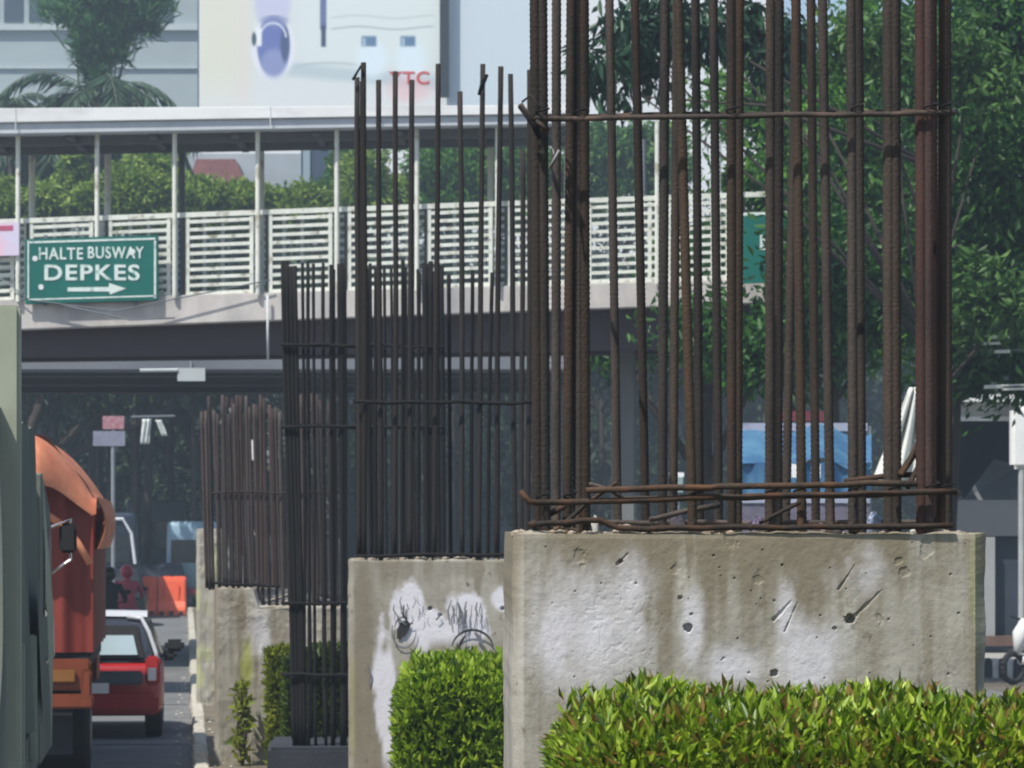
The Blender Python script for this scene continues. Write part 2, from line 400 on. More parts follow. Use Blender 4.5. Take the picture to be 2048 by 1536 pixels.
def hole1(X, Z):
    y = (fbm(X*5+3, Z*5, 2)-.5)*.006+(fbm(X*60, Z*60, 3)-.5)*.0015
    for cx, cz, r, dp in holes1:
        y = y+dp*sm(-np.sqrt((X-cx)**2+(Z-cz)**2)+(fbm(X*90, Z*90, 8, 2)-.5)*r*.9, -r*1.3, -r*.7)
    for (ax, ay), (bx, by), wd in scr1:
        a = np.array([(ax-1490)/s1, CH+(1065-ay)/s1]); b_ = np.array([(bx-1490)/s1, CH+(1065-by)/s1]); ab = b_-a
        tt = np.clip(((X-a[0])*ab[0]+(Z-a[1])*ab[1])/(ab@ab), 0, 1)
        dd = np.hypot(X-a[0]-tt*ab[0], Z-a[1]-tt*ab[1]); y = y+.009*(1-.7*tt)*sm(-dd+(fbm(X*80, Z*80, 12, 2)-.5)*wd, -wd*(1.35-.8*tt), -wd*.15)
    peb = sm(fbm(X*70, Z*70, 31, 2), .62, .8)*sm(ell(X, Z, (1230-1490)/s1, CH-190/s1, .16, .17), 0, .3)
    hr = np.random.RandomState(4)
    for _ in range(45):
        cx, cz, q_ = hr.uniform(-.62, .62), hr.uniform(1.93, 2.38), hr.uniform(.0018, .0042); y = y+.006*sm(-np.hypot(X-cx, Z-cz), -q_*1.3, -q_*.4)
    for cx, cz, q_ in ((.02, 2.27, .016), (-.21, 2.30, .013), (.36, 2.16, .014), (-.47, 2.33, .018), (.49, 2.36, .022), (-.05, 2.385, .02)): y = y+.003*sm(-np.hypot((X-cx), (Z-cz)*.7)+(fbm(X*60, Z*60, 16)-.5)*q_*1.6, -q_, -q_*.5)
    return y+peb*.0008
def wear1(X, Z, Y):
    n = fbm(X*11, Z*7, 20); n2 = fbm(X*30, Z*22, 24)
    def q(px, py, a, b_): return ell(X, Z, (px-1490)/s1, CH+(1065-py)/s1, a/s1, b_/s1)
    wht = np.maximum.reduce([q(1180, 1260, 130, 150)*.9, q(1100, 1290, 45, 110), q(1380, 1260, 30, 90)*.9, q(1620, 1310, 95, 110)*1.2, q(1560, 1240, 25, 70), q(1460, 1330, 90, 60), q(1700, 1150, 60, 55)*.3, q(1250, 1180, 60, 80)*.6])
    n3_ = fbm(X*9, Z*1.6, 27); wht = sm(wht*1.1+(n-.5)*.8+(n3_-.5)*.8+(n2-.5)*.3, -.12, .85)*.66
    st = sm(fbm(X*13, Z*.9, 40)+.30*sm(Z, CH-.28, CH), .50, .80)*.95+sm(fbm(X*30, Z*1.6, 46), .56, .74)*.6
    rustst = np.maximum(q(1870, 1150, 30, 40), q(1075, 1300, 16, 230))
    st = np.maximum(st, sm(rustst+(n-.5), .1, .6)*.5)
    green = sm(ell(X, Z, W1/2-.03, CH-.15, .03, .5)+(n-.5), .2, .8)*.3
    fr = (Y < -.5)
    return wht*fr, st*(1-.75*wht), green
block(T1, W1, 1.30, CH-.001, .032, wear1, hole1, 620, 330, .0)
# lip and rubble
rub_m = mat('rubble_grit', (.42, .35, .27), .95, .4, 20, bump=.4)
mb = MB(); rr = random.Random(3)
for i in range(150):
    x = rr.uniform(-W1/2+.01, W1/2-.03); 
    if rr.random() < .35: x = -W1/2+abs(rr.gauss(0, .09))+.01
    r = rr.uniform(.004, .016); mb.sphere((x, -.63+abs(rr.gauss(0, .08))+.01, CH+r*.2-.006), r, 5, 3, (1.3, 1, rr.uniform(.5, .9)))
o = lbuild(mb, 'rubble', rub_m, T1); o['kind'] = 'stuff'
TOPY = -420
near_bars = [  # x at row 0, x at row 1060, how many side by side, row depth, material
 (1077, 1083, 2, 10.07, rust), (1113, 1112, 1, 10.35, rust), (1142, 1134, 1, 10.11, rust), (1160, 1163, 2, 10.13, rust),
 (1219, 1236, 1, 11.1, rust), (1270, 1292, 1, 11.15, rust), (1330, 1324, 1, 10.1, rust), (1354, 1346, 1, 11.15, rust), (1357, 1386, 1, 10.09, rust),
 (1391, 1400, 1, 11.15, rust), (1427, 1438, 1, 11.1, rust), (1462, 1464, 1, 10.1, rust), (1479, 1475, 1, 10.5, rust),
 (1541, 1539, 1, 10.09, rust), (1559, 1556, 1, 10.8, rust), (1592, 1571, 1, 11.1, rust), (1592, 1604, 1, 10.1, rust), (1622, 1632, 1, 11.12, rust), (1645, 1661, 1, 10.1, rust),
 (1702, 1706, 1, 10.07, rust), (1717, 1724, 1, 10.3, rust), (1783, 1785, 2, 10.08, rust), (1848, 1850, 2, 10.05, rust_red), (1864, 1868, 1, 10.2, rust_red), (1887, 1882, 1, 10.1, rust), (1893, 1896, 1, 10.5, rust)]
for xt, xb, n, Y, m in near_bars:
    for k in range(n):
        dx = k*14; a = P(xb+dx-(n-1)*7, 1068, Y); a.z = CH-.02; b = P(xt+(xt-xb)*.4+dx-(n-1)*7, TOPY, Y)
        bar(T1, a, b, .0128 if n == 1 else .0148, m, True)
def ring(t, name, pts, r, m, n=7): mb = MB(); mb.tube(pts, r, n); return mb.build(name, m, t, smooth=True)
def wob(px0, px1, py0, py1, Y, n=10, amp=2, seed=0):
    rr = random.Random(seed); return [P(px0+(px1-px0)*i/n, py0+(py1-py0)*i/n+rr.uniform(-amp, amp), Y) for i in range(n+1)]
ring(T1, 'tie_hoop', [P(1040, 208, 9.99), P(1062, 240, 10.0)]+wob(1072, 1905, 238, 226, 10.02, 14, 1.5, 1)+[P(1912, 222, 10.3), P(1905, 224, 11.0), P(1895, 222, 11.2)], .0078, rust)
ring(T1, 'tie_hoop', [P(1096, 262, 10.0), P(1078, 246, 9.99), P(1060, 234, 10.1), P(1068, 232, 11.2)]+wob(1120, 1890, 232, 222, 11.2, 8, 1.5, 2), .007, rust)
ring(T1, 'tie_hoop', [P(1040, 982, 10.0), P(1058, 1004, 10.0)]+wob(1075, 1908, 1006, 982, 10.01, 14, 2, 3)+[P(1915, 988, 10.5)], .009, rust)
ring(T1, 'tie_hoop', wob(1172, 1420, 982, 974, 10.0, 6, 2, 4)+wob(1440, 1835, 972, 966, 9.98, 8, 2, 5), .009, rust)
ring(T1, 'tie_hoop', wob(1250, 1780, 996, 990, 10.9, 8, 2, 6), .008, rust)
ring(T1, 'tie_hoop', wob(1062, 1200, 1050, 1040, 10.0, 4, 2, 7)+[P(1225, 1052, 10.01)]+wob(1240, 1905, 1057, 1052, 10.0, 12, 2, 8), .0085, rust)
ring(T1, 'tie_hoop', wob(1090, 1890, 1046, 1044, 10.9, 12, 2, 8), .008, rust)
ring(T1, 'tie_wire', [P(1038, 212, 9.98), P(1066, 250, 9.98), P(1078, 275, 10.0), P(1070, 262, 10.02)], .006, rust_dark, 5)
ring(T1, 'tie_wire', [P(1044, 204, 10), P(1062, 190, 10), P(1080, 215, 9.98), P(1062, 238, 9.98)], .0035, rust, 5)
ring(T1, 'tie_wire', [P(1104, 285, 10.05), P(1110, 320, 10.03), P(1100, 335, 10.0), P(1118, 300, 10.0)], .0045, mat('wire_grey', (.2, .19, .19), .6, .3), 5)
for i, (x, y) in enumerate([(1085, 236), (1160, 236), (1465, 232), (1714, 228), (1860, 226), (1890, 225), (1085, 1004), (1140, 1002), (1390, 1000), (1545, 994), (1600, 992), (1710, 990), (1790, 988), (1865, 984), (1895, 984)]):
    q = P(x, y, 10.03); ring(T1, 'tie_wire', [q+Vector((.018*math.cos(a), .02*math.sin(a)-.005, .004*a)) for a in [k*.8 for k in range(10)]], .0032, rust_dark, 4)
# loose lengths and debris between the bar feet
for a, b, r in [((1180, 968), (1250, 1000), .006), ((1232, 966), (1180, 1002), .006), ((1800, 950), (1840, 880), .010), ((1815, 975), (1852, 890), .008), ((1300, 1040), (1440, 1010), .008), ((1060, 1050), (1130, 1012), .009), ((1130, 1045), (1180, 1000), .007), ((1520, 1046), (1600, 1005), .006), ((1690, 962), (1860, 948), .008)]:
    ring(T1, 'loose_wire', [P(*a, 10.05), P((a[0]+b[0])/2+6, (a[1]+b[1])/2-4, 10.1), P(*b, 10.07)], r, rust, 6)
lit_w = mat('litter_white', (.55, .55, .52), .6, .3); lit_b = mat('litter_blue', (.22, .27, .38), .4, .3); lit_p = mat('litter_pink', (.35, .27, .27), .7, .3); lit_g = mat('litter_brown', (.20, .13, .08), .9, .4)
def crumple(px, py, Y, rx, rz, m, label, cat, seed, name):
    rr = random.Random(seed); c = P(px, py, Y); mb = MB()
    mb.sphere((0, 0, 0), 1, 9, 7); mb.v = [(v[0]*rx*rr.uniform(.6, 1.15), v[1]*rx*.7*rr.uniform(.6, 1.2), max(v[2]*rz*rr.uniform(.65, 1.2), -rz)) for v in mb.v]
    c.z = CH-.012+rz if py > 1010 else c.z
    o = lbuild(mb, name, m, None, loc=tuple(c)); return tag(o, label, cat)
crumple(1190, 1020, 10.4, .012, .03, lit_w, 'small white scrap stuck upright between the left bar feet of the nearest pillar', 'litter', 1, 'paper_scrap')
crumple(1355, 1030, 10.5, .026, .03, lit_p, 'crumpled pinkish cement bag on the nearest pillar, left of its middle', 'litter', 2, 'cement_bag')
crumple(1515, 1035, 10.4, .03, .028, mat('litter_purple', (.22, .17, .25), .8, .5, 60, col2=(.05, .05, .09)), 'speckled purple rag heaped at the middle bar feet of the nearest pillar', 'rag', 3, 'rag')
crumple(1748, 1020, 10.5, .026, .036, lit_b, 'pale blue plastic cup standing between bars on the nearest pillar', 'cup', 4, 'plastic_cup')
crumple(1640, 1038, 10.4, .034, .02, lit_p, 'flattened grey-brown sack between the right bars on the nearest pillar', 'litter', 5, 'flattened_sack')
crumple(1828, 1045, 10.1, .014, .012, lit_w, 'small white paper ball by the reddest bar of the nearest pillar', 'litter', 6, 'paper_ball')
for k, (x, w_) in enumerate([(1120, .02), (1250, .024), (1440, .02), (1570, .022), (1690, .02), (1870, .024)]):
    mb = MB(); rr = random.Random(k+50)
    for j in range(5): mb.sphere((P(x, 0, 10.06).x+rr.uniform(-.03, .03), 10.06+rr.uniform(-.02, .05), CH+rr.uniform(0, .016)), rr.uniform(.008, .017), 6, 4, (1.3, 1, .7))
    o = mb.build('rubble_lump', rub_m if k % 2 else lit_g, T1)

# --- pillar two
s2 = S(24.9)
T2 = thing('concrete_pillar', 'concrete pillar with white paint and black graffiti, second from the camera', 'pillar', ((880-1024)/s2, 24.9+.65, 0), math.radians(1.5), 'unfinished concrete pillars on the median')
H2 = CH+(HZ-1120)/s2
def u2(px): return (px-880)/s2
def v2(py): return CH+(HZ-py)/s2
def hole2(X, Z):
    y = (fbm(X*4+3, Z*4, 52)-.5)*.010
    for px, py, r in ((855, 1217, .012), (1000, 1217, .012), (875, 1230, .01)): y = y+.04*sm(-np.hypot(X-u2(px), Z-v2(py)), -r*1.5, -r*.8)
    return y
def wear2(X, Z, Y):
    n = fbm(X*7, Z*5, 60); n2 = fbm(X*22, Z*18, 64)
    def q(px, py, a, b_): return ell(X, Z, u2(px), v2(py), a/s2, b_/s2)
    wh = np.maximum.reduce([q(810, 1225, 40, 75)*1.3, q(930, 1235, 62, 62)*1.3, q(865, 1260, 70, 55), q(770, 1400, 26, 150)*1.2, q(755, 1330, 20, 120)*.8, q(795, 1480, 25, 80), q(1000, 1200, 38, 34)*1.0, q(1040, 1260, 40, 90)*.8])
    wh = sm(wh+(n-.5)*.75+(n2-.5)*.4, .10, .42)*.98
    st = sm(fbm(X*12, Z*1, 70)+.3*sm(Z, H2-.3, H2), .55, .85)*.7
    st = np.maximum(st, sm(q(722, 1330, 30, 330)+(n-.5)*.6, .05, .5)*.75); st = np.maximum(st, sm(q(745, 1500, 60, 140)+(n-.5)*.6, .05, .5)*.6)
    return wh*(Y < -.5), st, sm(q(700, 1400, 10, 220)+(n-.5), .2, .8)*.4
block(T2, 377/s2, 1.3, H2, .04, wear2, hole2, 150, 150)
ink = mat('graffiti_ink', (.03, .03, .035), .8, .3, 30); ink2 = mat('graffiti_grey', (.16, .17, .19), .8, .3, 30)
def brush(t, pts, wd, Yd, m, name='paint_mark'):
    # thin painted stroke: flat ribbon of varying width just proud of the face
    q = [P(x, y, Yd) for x, y in pts]; mb = MB(); L_ = []; 
    for i, p in enumerate(q):
        tdir = (q[min(i+1, len(q)-1)]-q[max(i-1, 0)]).normalized(); nn = Vector((-tdir.z, 0, tdir.x))
        ww = wd*(.35+.65*math.sin(math.pi*(i+.4)/(len(q)))); L_ += [p+nn*ww/2, p-nn*ww/2]
    mb.add(L_, [(2*i, 2*i+1, 2*i+3, 2*i+2) for i in range(len(q)-1)]); return mb.build(name, m, t)
Y2f = 24.9-.022
def arc(cx, cy, rx, ry, a0, a1, n=14): return [(cx+rx*math.cos(math.radians(a0+(a1-a0)*i/n)), cy+ry*math.sin(math.radians(a0+(a1-a0)*i/n))) for i in range(n+1)]
brush(T2, [(798, 1278), (800, 1262), (806, 1250), (812, 1244)], .05, Y2f, ink); brush(T2, [(795, 1272), (806, 1268), (812, 1258), (818, 1246)], .045, Y2f-.002, ink)
brush(T2, arc(808, 1262, 24, 34, 0, 200), .012, Y2f-.004, ink2); brush(T2, arc(808, 1256, 18, 22, 180, 300), .012, Y2f-.006, ink2)
brush(T2, [(790, 1225), (800, 1240), (812, 1250)], .012, Y2f-.008, ink2); brush(T2, [(808, 1210), (806, 1230), (818, 1248), (826, 1246)], .015, Y2f-.010, ink)
brush(T2, arc(945, 1300, 42, 40, 190, 350), .018, Y2f-.003, ink); brush(T2, [(950, 1265), (958, 1275), (966, 1288)], .03, Y2f-.006, ink2)
brush(T2, [(916, 1300), (922, 1284), (930, 1272)], .02, Y2f-.008, ink); brush(T2, [(916, 1205), (920, 1225), (918, 1245)], .016, Y2f-.005, ink2)
brush(T2, [(903, 1200), (896, 1222), (900, 1250)], .012, Y2f-.004, ink2); brush(T2, [(876, 1225), (880, 1232), (872, 1240)], .014, Y2f-.004, ink2)
for k_ in range(16):
    x_ = 906+R.uniform(-6, 60); y_ = R.uniform(1196, 1232); brush(T2, [(x_, y_), (x_+R.uniform(-5, 5), y_+14), (x_+R.uniform(-8, 6), y_+R.uniform(24, 42))], R.uniform(.006, .013), Y2f-.010-.0006*k_, ink2)
for k_ in range(10):
    x_ = 800+R.uniform(-14, 50); y_ = R.uniform(1190, 1225); brush(T2, [(x_, y_), (x_+R.uniform(-4, 4), y_+10), (x_+R.uniform(-8, 8), y_+R.uniform(16, 26))], R.uniform(.005, .010), Y2f-.021-.0006*k_, ink2)
brush(T2, [(735, 1330), (742, 1350), (738, 1372)], .014, Y2f-.004, ink2)
for xt, yt, xb, n, Y in [(728, 125, 730, 1, 24.97), (715, 155, 718, 2, 25.0), (757, 160, 762, 1, 24.98), (792, 143, 790, 1, 25.0), (823, 160, 820, 1, 24.98), (877, 128, 868, 1, 25.0),
   (921, 183, 925, 1, 25.0), (965, 128, 958, 1, 24.97), (1001, 133, 992, 1, 25.0), (1021, 148, 1030, 1, 25.02),
   (735, 540, 742, 1, 26.05), (751, 535, 752, 1, 26.0), (805, 520, 806, 1, 26.05), (838, 545, 836, 1, 26.1), (850, 530, 855, 1, 25.9), (898, 550, 902, 1, 26.1), (944, 540, 943, 1, 26.1), (985, 545, 975, 1, 26.1), (1045, 300, 1043, 1, 25.4), (1060, 140, 1056, 1, 25.0)]:
    for k in range(n):
        a = P(xb+k*9, 1120, Y); a.z = H2-.03; bar(T2, a, P(xt+k*9, yt+k*8, Y), .0190 if Y < 25.5 else .015, rust_mid if Y < 25.5 else rust_dark)
ring(T2, 'tie_hoop', wob(706, 1062, 803, 806, 24.93, 10, 3, 11)+[P(1064, 808, 26)], .013, rust_dark)
ring(T2, 'tie_hoop', wob(712, 1060, 1112, 1108, 24.95, 10, 2, 12), .012, rust_dark)
ring(T2, 'tie_wire', [P(958, 190, 24.9), P(965, 160, 24.88), P(974, 150, 24.9), P(962, 180, 24.93)], .012, rust_dark, 5)
ring(T2, 'tie_wire', [P(705, 160, 24.95), P(722, 132, 24.93), P(728, 150, 24.95)], .01, rust_dark, 5)
mb = MB(); rr = random.Random(9)
for i in range(40): mb.sphere((rr.uniform(-.6, .62), -.6+abs(rr.gauss(0, .06)), H2+.005), rr.uniform(.01, .03), 5, 3, (1.3, 1, .7))
o = lbuild(mb, 'rubble', rub_m, T2); o['kind'] = 'stuff'

# --- the dark free-standing cage behind pillar two
Tc = thing('rebar_cage', 'tall black free-standing cage of bars on a low dark footing behind the graffiti pillar', 'rebar cage', (P(725, 0, 30.6).x, 30.6, 0), YAW*.5)
mb = MB(); sC = S(30); mb.box((0, 0, .315), (380/sC, 1.6, .63)); o = lbuild(mb, 'footing', mat('dark_footing', (.035, .04, .05), .85, .4, 4, bump=.3), Tc, bevel=.03)
cg = []
for i, x in enumerate([566, 573, 581, 588, 606, 616, 627, 646, 662, 679, 683, 722, 741, 768, 790, 806, 825, 848, 855, 862, 874, 884]):
    cg.append((x, 526+R.uniform(-5, 8), x+(22 if x < 600 else 6 if x > 650 else 4)+R.uniform(-2, 2), 30.0))
for i, x in enumerate([570, 585, 616, 645, 667, 690, 712, 760, 782, 812, 836, 870]):
    cg.append((x, 538+R.uniform(-4, 10), x+R.uniform(-2, 2)+(18 if x < 600 else 4), 31.1))
for xt, yt, xb, Y in cg:
    a = P(xb, 1500, Y); a.z = .6; bar(Tc, a, P(xt, yt, Y), .0200 if xt < 600 or 660 < xt < 690 or xt > 845 else .0135, rust_dark)
for y in (690, 852, 1205, 1350): ring(Tc, 'tie_hoop', wob(562, 888, y, y+3, 29.96, 8, 3, y)+[P(888, y, 31.1)]+wob(886, 565, y+3, y, 31.2, 8, 3, y+1), .013, rust_dark, 6)

# --- pillar three
s3 = S(36)
T3 = thing('concrete_pillar', 'mossy streaked pillar beside the road, its top broken lower on the right', 'pillar', ((560-1024)/s3, 36.65, 0), math.radians(1.5), 'unfinished concrete pillars on the median')
H3 = CH+(HZ-1176)/s3
def notch3(X, Z):
    k = sm(X, (500-560)/s3, (516-560)/s3); return np.where(Z > H3-.22, Z-k*(Z-(H3-.22))*.86, Z)
def wear3(X, Z, Y):
    n = fbm(X*8, Z*5, 80)
    def q(px, py, a, b_): return ell(X, Z, (px-560)/s3, CH+(HZ-py)/s3, a/s3, b_/s3)
    moss = np.maximum(q(490, 1320, 24, 80), q(552, 1390, 30, 130))
    return sm(q(520, 1270, 34, 90)+(n-.5), .1, .7)*.45*(Y < -.5), np.maximum(sm(fbm(X*12, Z*.9, 84), .42, .7)*.9, sm(q(480, 1225, 14, 60)+(n-.5)*.3, .1, .4)), sm(moss+(n-.5)*1.2, .15, .6)*.9
block(T3, 270/s3, 1.3, H3, .045, wear3, lambda X, Z: (fbm(X*7, Z*7, 88)-.5)*.03, 110, 130, 0, notch3)
for i in range(44):
    x = 412+i*6.1+R.uniform(-3, 3); z0 = H3-.02 if x < 500 else H3-.20
    a = P(x, 1180, 36.08 if i % 2 else 37.2); a.z = z0; bar(T3, a, P(x-8+R.uniform(-4, 4), 800+R.uniform(-15, 30), 36.08 if i % 2 else 37.2), .0175, rust_hazy)
ring(T3, 'tie_hoop', wob(424, 560, 1166, 1172, 36.04, 6, 2, 21), .014, rust_dark); 
ring(T3, 'tie_hoop', wob(420, 690, 985, 985, 36.04, 6, 2, 22), .010, rust_hazy)
# --- pillar four
s4 = S(48)
T4 = thing('concrete_post', 'narrow concrete post thick with yellow-green moss, farthest along the median', 'post', ((392-1024)/s4+.16, 48.4, 0), math.radians(0))
H4 = CH+(HZ-1058)/s4
def wear4(X, Z, Y):
    n = fbm(X*8+Y*5, Z*5, 90); return sm(n, .5, .8)*.2, sm(fbm(X*12+Y*9, Z, 94), .5, .8)*.4, sm(n+.35*(X < -.3), .5, .8)*.9
block(T4, .32, .8, H4, .05, wear4, lambda X, Z: (fbm(X*7, Z*7, 98)-.5)*.04, 60, 60)

# ------------------------------------------------------------------ hedges and shrubs on the median
def hedge(label, x0, x1, y0, y1, z1, n, L, lm, seed, W=.42, z0=.1, round_=.12, name='hedge', cat='hedge', fill=None, sprigs=40):
    rng = np.random.RandomState(seed)
    t = thing(name, label, cat, ((x0+x1)/2, (y0+y1)/2, z0))
    # leaves sit on and just under the clipped surface: front, top, ends
    areas = np.array([(x1-x0)*(z1-z0), (x1-x0)*(y1-y0), (y1-y0)*(z1-z0), (y1-y0)*(z1-z0)*.6, (x1-x0)*(z1-z0)*.4]); areas[1] *= 1.3
    k = rng.choice(5, n, p=areas/areas.sum()); u = rng.rand(n); v = rng.rand(n); dep = np.abs(rng.normal(size=n))*.065
    X = np.where(k == 2, x0+dep, np.where(k == 3, x1-dep, x0+u*(x1-x0))); Yy = np.where(k == 0, y0+dep, np.where(k == 4, y1-dep, y0+np.where(k == 1, v, u)*(y1-y0)))
    v2_ = v**.7
    Z = np.where(k == 1, z1-dep, z0+v2_*(z1-z0))
    # rounded edges and a bumpy surface
    ex = np.minimum(np.minimum(X-x0, x1-X)/round_, 1); ey = np.minimum(np.minimum(Yy-y0, y1-Yy)/round_, 1)
    drop = (1-np.sqrt(np.clip(1-(1-np.clip(ex, 0, 1))**2, 0, 1)))*round_*.8+(1-np.sqrt(np.clip(1-(1-np.clip(ey, 0, 1))**2, 0, 1)))*round_*.6
    Z = np.minimum(Z, z1-drop)
    bx = (fbm(X*5+9, Yy*5, seed)-.5); Z = Z+bx*.16*np.clip((Z-z1+.3)/.3, 0, 1); Yy = Yy-(fbm(X*6, Z*6, seed+3)-.5)*.16*(k == 0)
    p = np.stack([X, Yy, Z], 1)
    d = np.stack([np.where(k == 2, -.8, np.where(k == 3, .8, 0)), np.where(k == 0, -.7, 0), np.full(n, .75)], 1)+rng.normal(size=(n, 3))*.45
    # young shoots above the clipped top
    sp = []; sdn = []
    for i in range(sprigs):
        cx = rng.uniform(x0+.02, x1-.02); cy = rng.uniform(y0, y1); h = rng.uniform(.02, .07); m_ = 9
        for j in range(m_):
            a = rng.uniform(0, 6.28); sp.append((cx+.004*math.cos(a), cy+.004*math.sin(a), z1-.03+h*j/m_+.0)); sdn.append((math.cos(a)*.5, math.sin(a)*.5, .8))
    if sp: p = np.concatenate([p, np.array(sp)]); d = np.concatenate([d, np.array(sdn)])
    me = leaf_mesh('foliage', p-np.array(t.location), d, L, W, rng, lm); o = place('foliage', me, t, (0, 0, 0)); o['kind'] = 'stuff'
    mb = MB(); rr = random.Random(seed); hgt = z1-z0; cxm = 0
    for i in range(int(12+(x1-x0)*25)):
        x = rr.uniform(x0+.05, x1-.05)-t.location.x; y = rr.uniform(y0+.1, y1-.1)-t.location.y
        mb.tube([(x, y, 0), (x+rr.uniform(-.05, .05), y+rr.uniform(-.05, .05), hgt*.5), (x+rr.uniform(-.1, .1), y+rr.uniform(-.1, .1), hgt-.08)], [.01, .007, .003], 5)
    lbuild(mb, 'stems', MATS.get('bark') or mat('bark', (.055, .045, .036), .9, .5, 6, (1, 1, .3), .5), t)
    # shaded inner growth that closes the hedge
    q = np.stack([rng.uniform(x0+.05, x1-.05, n//6), rng.uniform(y0+.06, y1-.06, n//6), rng.uniform(z0, z1-.06, n//6)], 1)
    me = leaf_mesh('inner_foliage', q-np.array(t.location), rng.normal(size=q.shape), L*1.7, .6, rng, lm); o = place('inner_foliage', me, t, (0, 0, 0)); o['kind'] = 'stuff'
    return t
hedge('long bright green clipped hedge in front of the nearest pillar', .115, 2.6, 8.45, 9.75, 1.955, 54000, .044, LM_hedge, 5, W=.31, z0=.75, sprigs=230, round_=.2)
# planter that carries it
mb = MB(); mb.box((1.35, 9.1, .42), (2.8, 1.55, .64)); tag(mb.build('planter', kerb_m, None, bevel=.03), 'low concrete planter under the long hedge', 'planter')
hedge('rounded bright green box shrub in front of the graffiti pillar', P(798, 0, 22.6).x, P(1062, 0, 22.6).x, 22.3, 23.6, CH+(HZ-1322)/S(22.6), 17000, .070, leafmat('leaf_box', ['2A480C', '6A8A1C', '9CB830', 'C4D850', '3A5810', '8AAA28', 'A8C83C', '466814'], .4, .45), 6, W=.36, round_=.40, name='box_shrub', cat='shrub', sprigs=30)
hedge('dark green shrub squeezed between the black cage and the graffiti pillar', P(612, 0, 32).x, P(760, 0, 32).x, 31.8, 32.8, CH+(HZ-1300)/S(32), 12000, .06, leafmat('leaf_olive', ['2A3A10', '3F5214', '566A1E', '1F3312'], .4, .3), 8, name='shrub', cat='shrub', sprigs=14)
hedge('dim green shrub at the foot of the black cage, filling its bars', P(570, 0, 33.4).x, P(690, 0, 33.4).x, 33.2, 34.2, CH+(HZ-1320)/S(33.4), 9000, .06, MATS['leaf_olive'], 9, name='shrub', cat='shrub', sprigs=10)
hedge('yellow-green weed clump growing against the broken-topped pillar', P(540, 0, 35.6).x, P(600, 0, 35.6).x, 35.2, 35.8, CH+(HZ-1300)/S(35.6), 2300, .08, leafmat('leaf_yellow', ['6E7A16', '8C9426', '4E6216'], .5, .4), 10, name='weed_clump', cat='plant', sprigs=6, round_=.06)
hedge('thin yellowish weed at the left foot of the broken-topped pillar', P(474, 0, 35.7).x, P(497, 0, 35.7).x, 35.5, 35.8, CH+(HZ-1375)/S(35.7), 130, .09, MATS['leaf_yellow'], 11, name='weed_clump', cat='plant', sprigs=3, round_=.05)

# ------------------------------------------------------------------ green truck at the left edge
gt = mat('truck_green', (.12, .15, .125), .75, .3, 3, (1, 1, .3), .2, bscale=20, dirt=((.17, .18, .15), 2, (1, 1, .15), .5, .7))
gt_l = mat('truck_green_pale', (.34, .37, .28), .7, .25, 3, (1, 1, .3))
blk = mat('black_rubber', (.02, .02, .022), .8, .3, 10); chrome = mat('bright_metal', (.6, .6, .6), .25, .1, 5, metal=1)
# thing coordinates: x to the right, y ahead, origin on the ground at the right rear corner
TG = thing('green_truck', 'tall grey-green truck cropped at the left edge, pale post at its corner', 'truck', (-3.43+.0905*8.2, 18.8, 0), YAW)
def wheel(t, x, y, r, wd):
    g = MB(); g.tube([(x-wd/2, y, r), (x-wd*.42, y, r), (x+wd*.42, y, r), (x+wd/2, y, r)], [r*.9, r, r, r*.9], 22); wo = lbuild(g, 'wheel', blk, t)
    h = MB(); h.tube([(x-wd*.52, y, r), (x+wd*.52, y, r)], r*.5, 14); lbuild(h, 'rim', mat('rim_grey', (.25, .25, .26), .5, .2, metal=.5), wo)
def sheet(u, v):        # canvas side with hanging folds, u along, v up
    y = .2+u*5.4; z = 1.15+v*1.92
    fold = .05*math.sin(u*31+1.2*math.sin(v*3))+.03*math.sin(u*67+v*2); return (-.02+fold*(1-v*.6), y, z)
g = MB(); g.grid(sheet, 90, 14); lbuild(g, 'side_canvas', gt, TG, smooth=True)
def roofc(u, v): return (-.02-2.3*v, .2+u*5.4, 3.07+.35*math.sin(math.pi*v)+.02*math.sin(u*30))
g = MB(); g.grid(roofc, 60, 12); lbuild(g, 'canvas_roof', gt, TG, smooth=True)
g = MB(); g.box((-1.2, 2.9, .98), (2.4, 5.6, .30)); g.box((-1.2, 3.9, .72), (.9, 8, .2)); lbuild(g, 'chassis', gt, TG, bevel=.02)
g = MB(); g.box((.02, .75, 2.35), (.16, .16, 2.55)); lbuild(g, 'corner_post', gt_l, TG, bevel=.02)
for yy in (2.4, 4.2): g = MB(); g.box((.02, yy, 1.35), (.05, .12, .8)); lbuild(g, 'stake', gt_l, TG, bevel=.01)
# cab
prof = [(5.75, .75), (8.15, .75), (8.2, 1.5), (8.05, 2.35), (7.7, 2.62), (6.2, 2.88), (5.8, 2.86)]
g = MB(); g.add([(0, y, z) for y, z in prof]+[(-2.2, y, z) for y, z in prof], [tuple(range(7)), tuple(range(13, 6, -1))]+[(i, (i+1) % 7, (i+1) % 7+7, i+7) for i in range(7)]); lbuild(g, 'cab', gt, TG, bevel=.07, smooth=False)
g = MB(); g.box((.006, 7.05, 2.12), (.01, 1.2, .62)); lbuild(g, 'side_window', glassmat('glass_dark'), TG, bevel=.004)
g = MB(); g.tube([(.0, 7.95, 2.44), (.14, 8.0, 2.50), (.14, 8.0, 2.2), (.0, 7.95, 2.1)], .012, 6); lbuild(g, 'mirror_arm', chrome, TG)
g = MB(); g.box((.12, 8.0, 2.36), (.13, .06, .22)); lbuild(g, 'mirror', blk, TG, bevel=.02)
g = MB(); g.tube([(.02, 6.2, 1.9), (.07, 6.25, 1.8), (.07, 6.3, 1.55), (.02, 6.3, 1.5)], .014, 6); lbuild(g, 'grab_handle', chrome, TG)
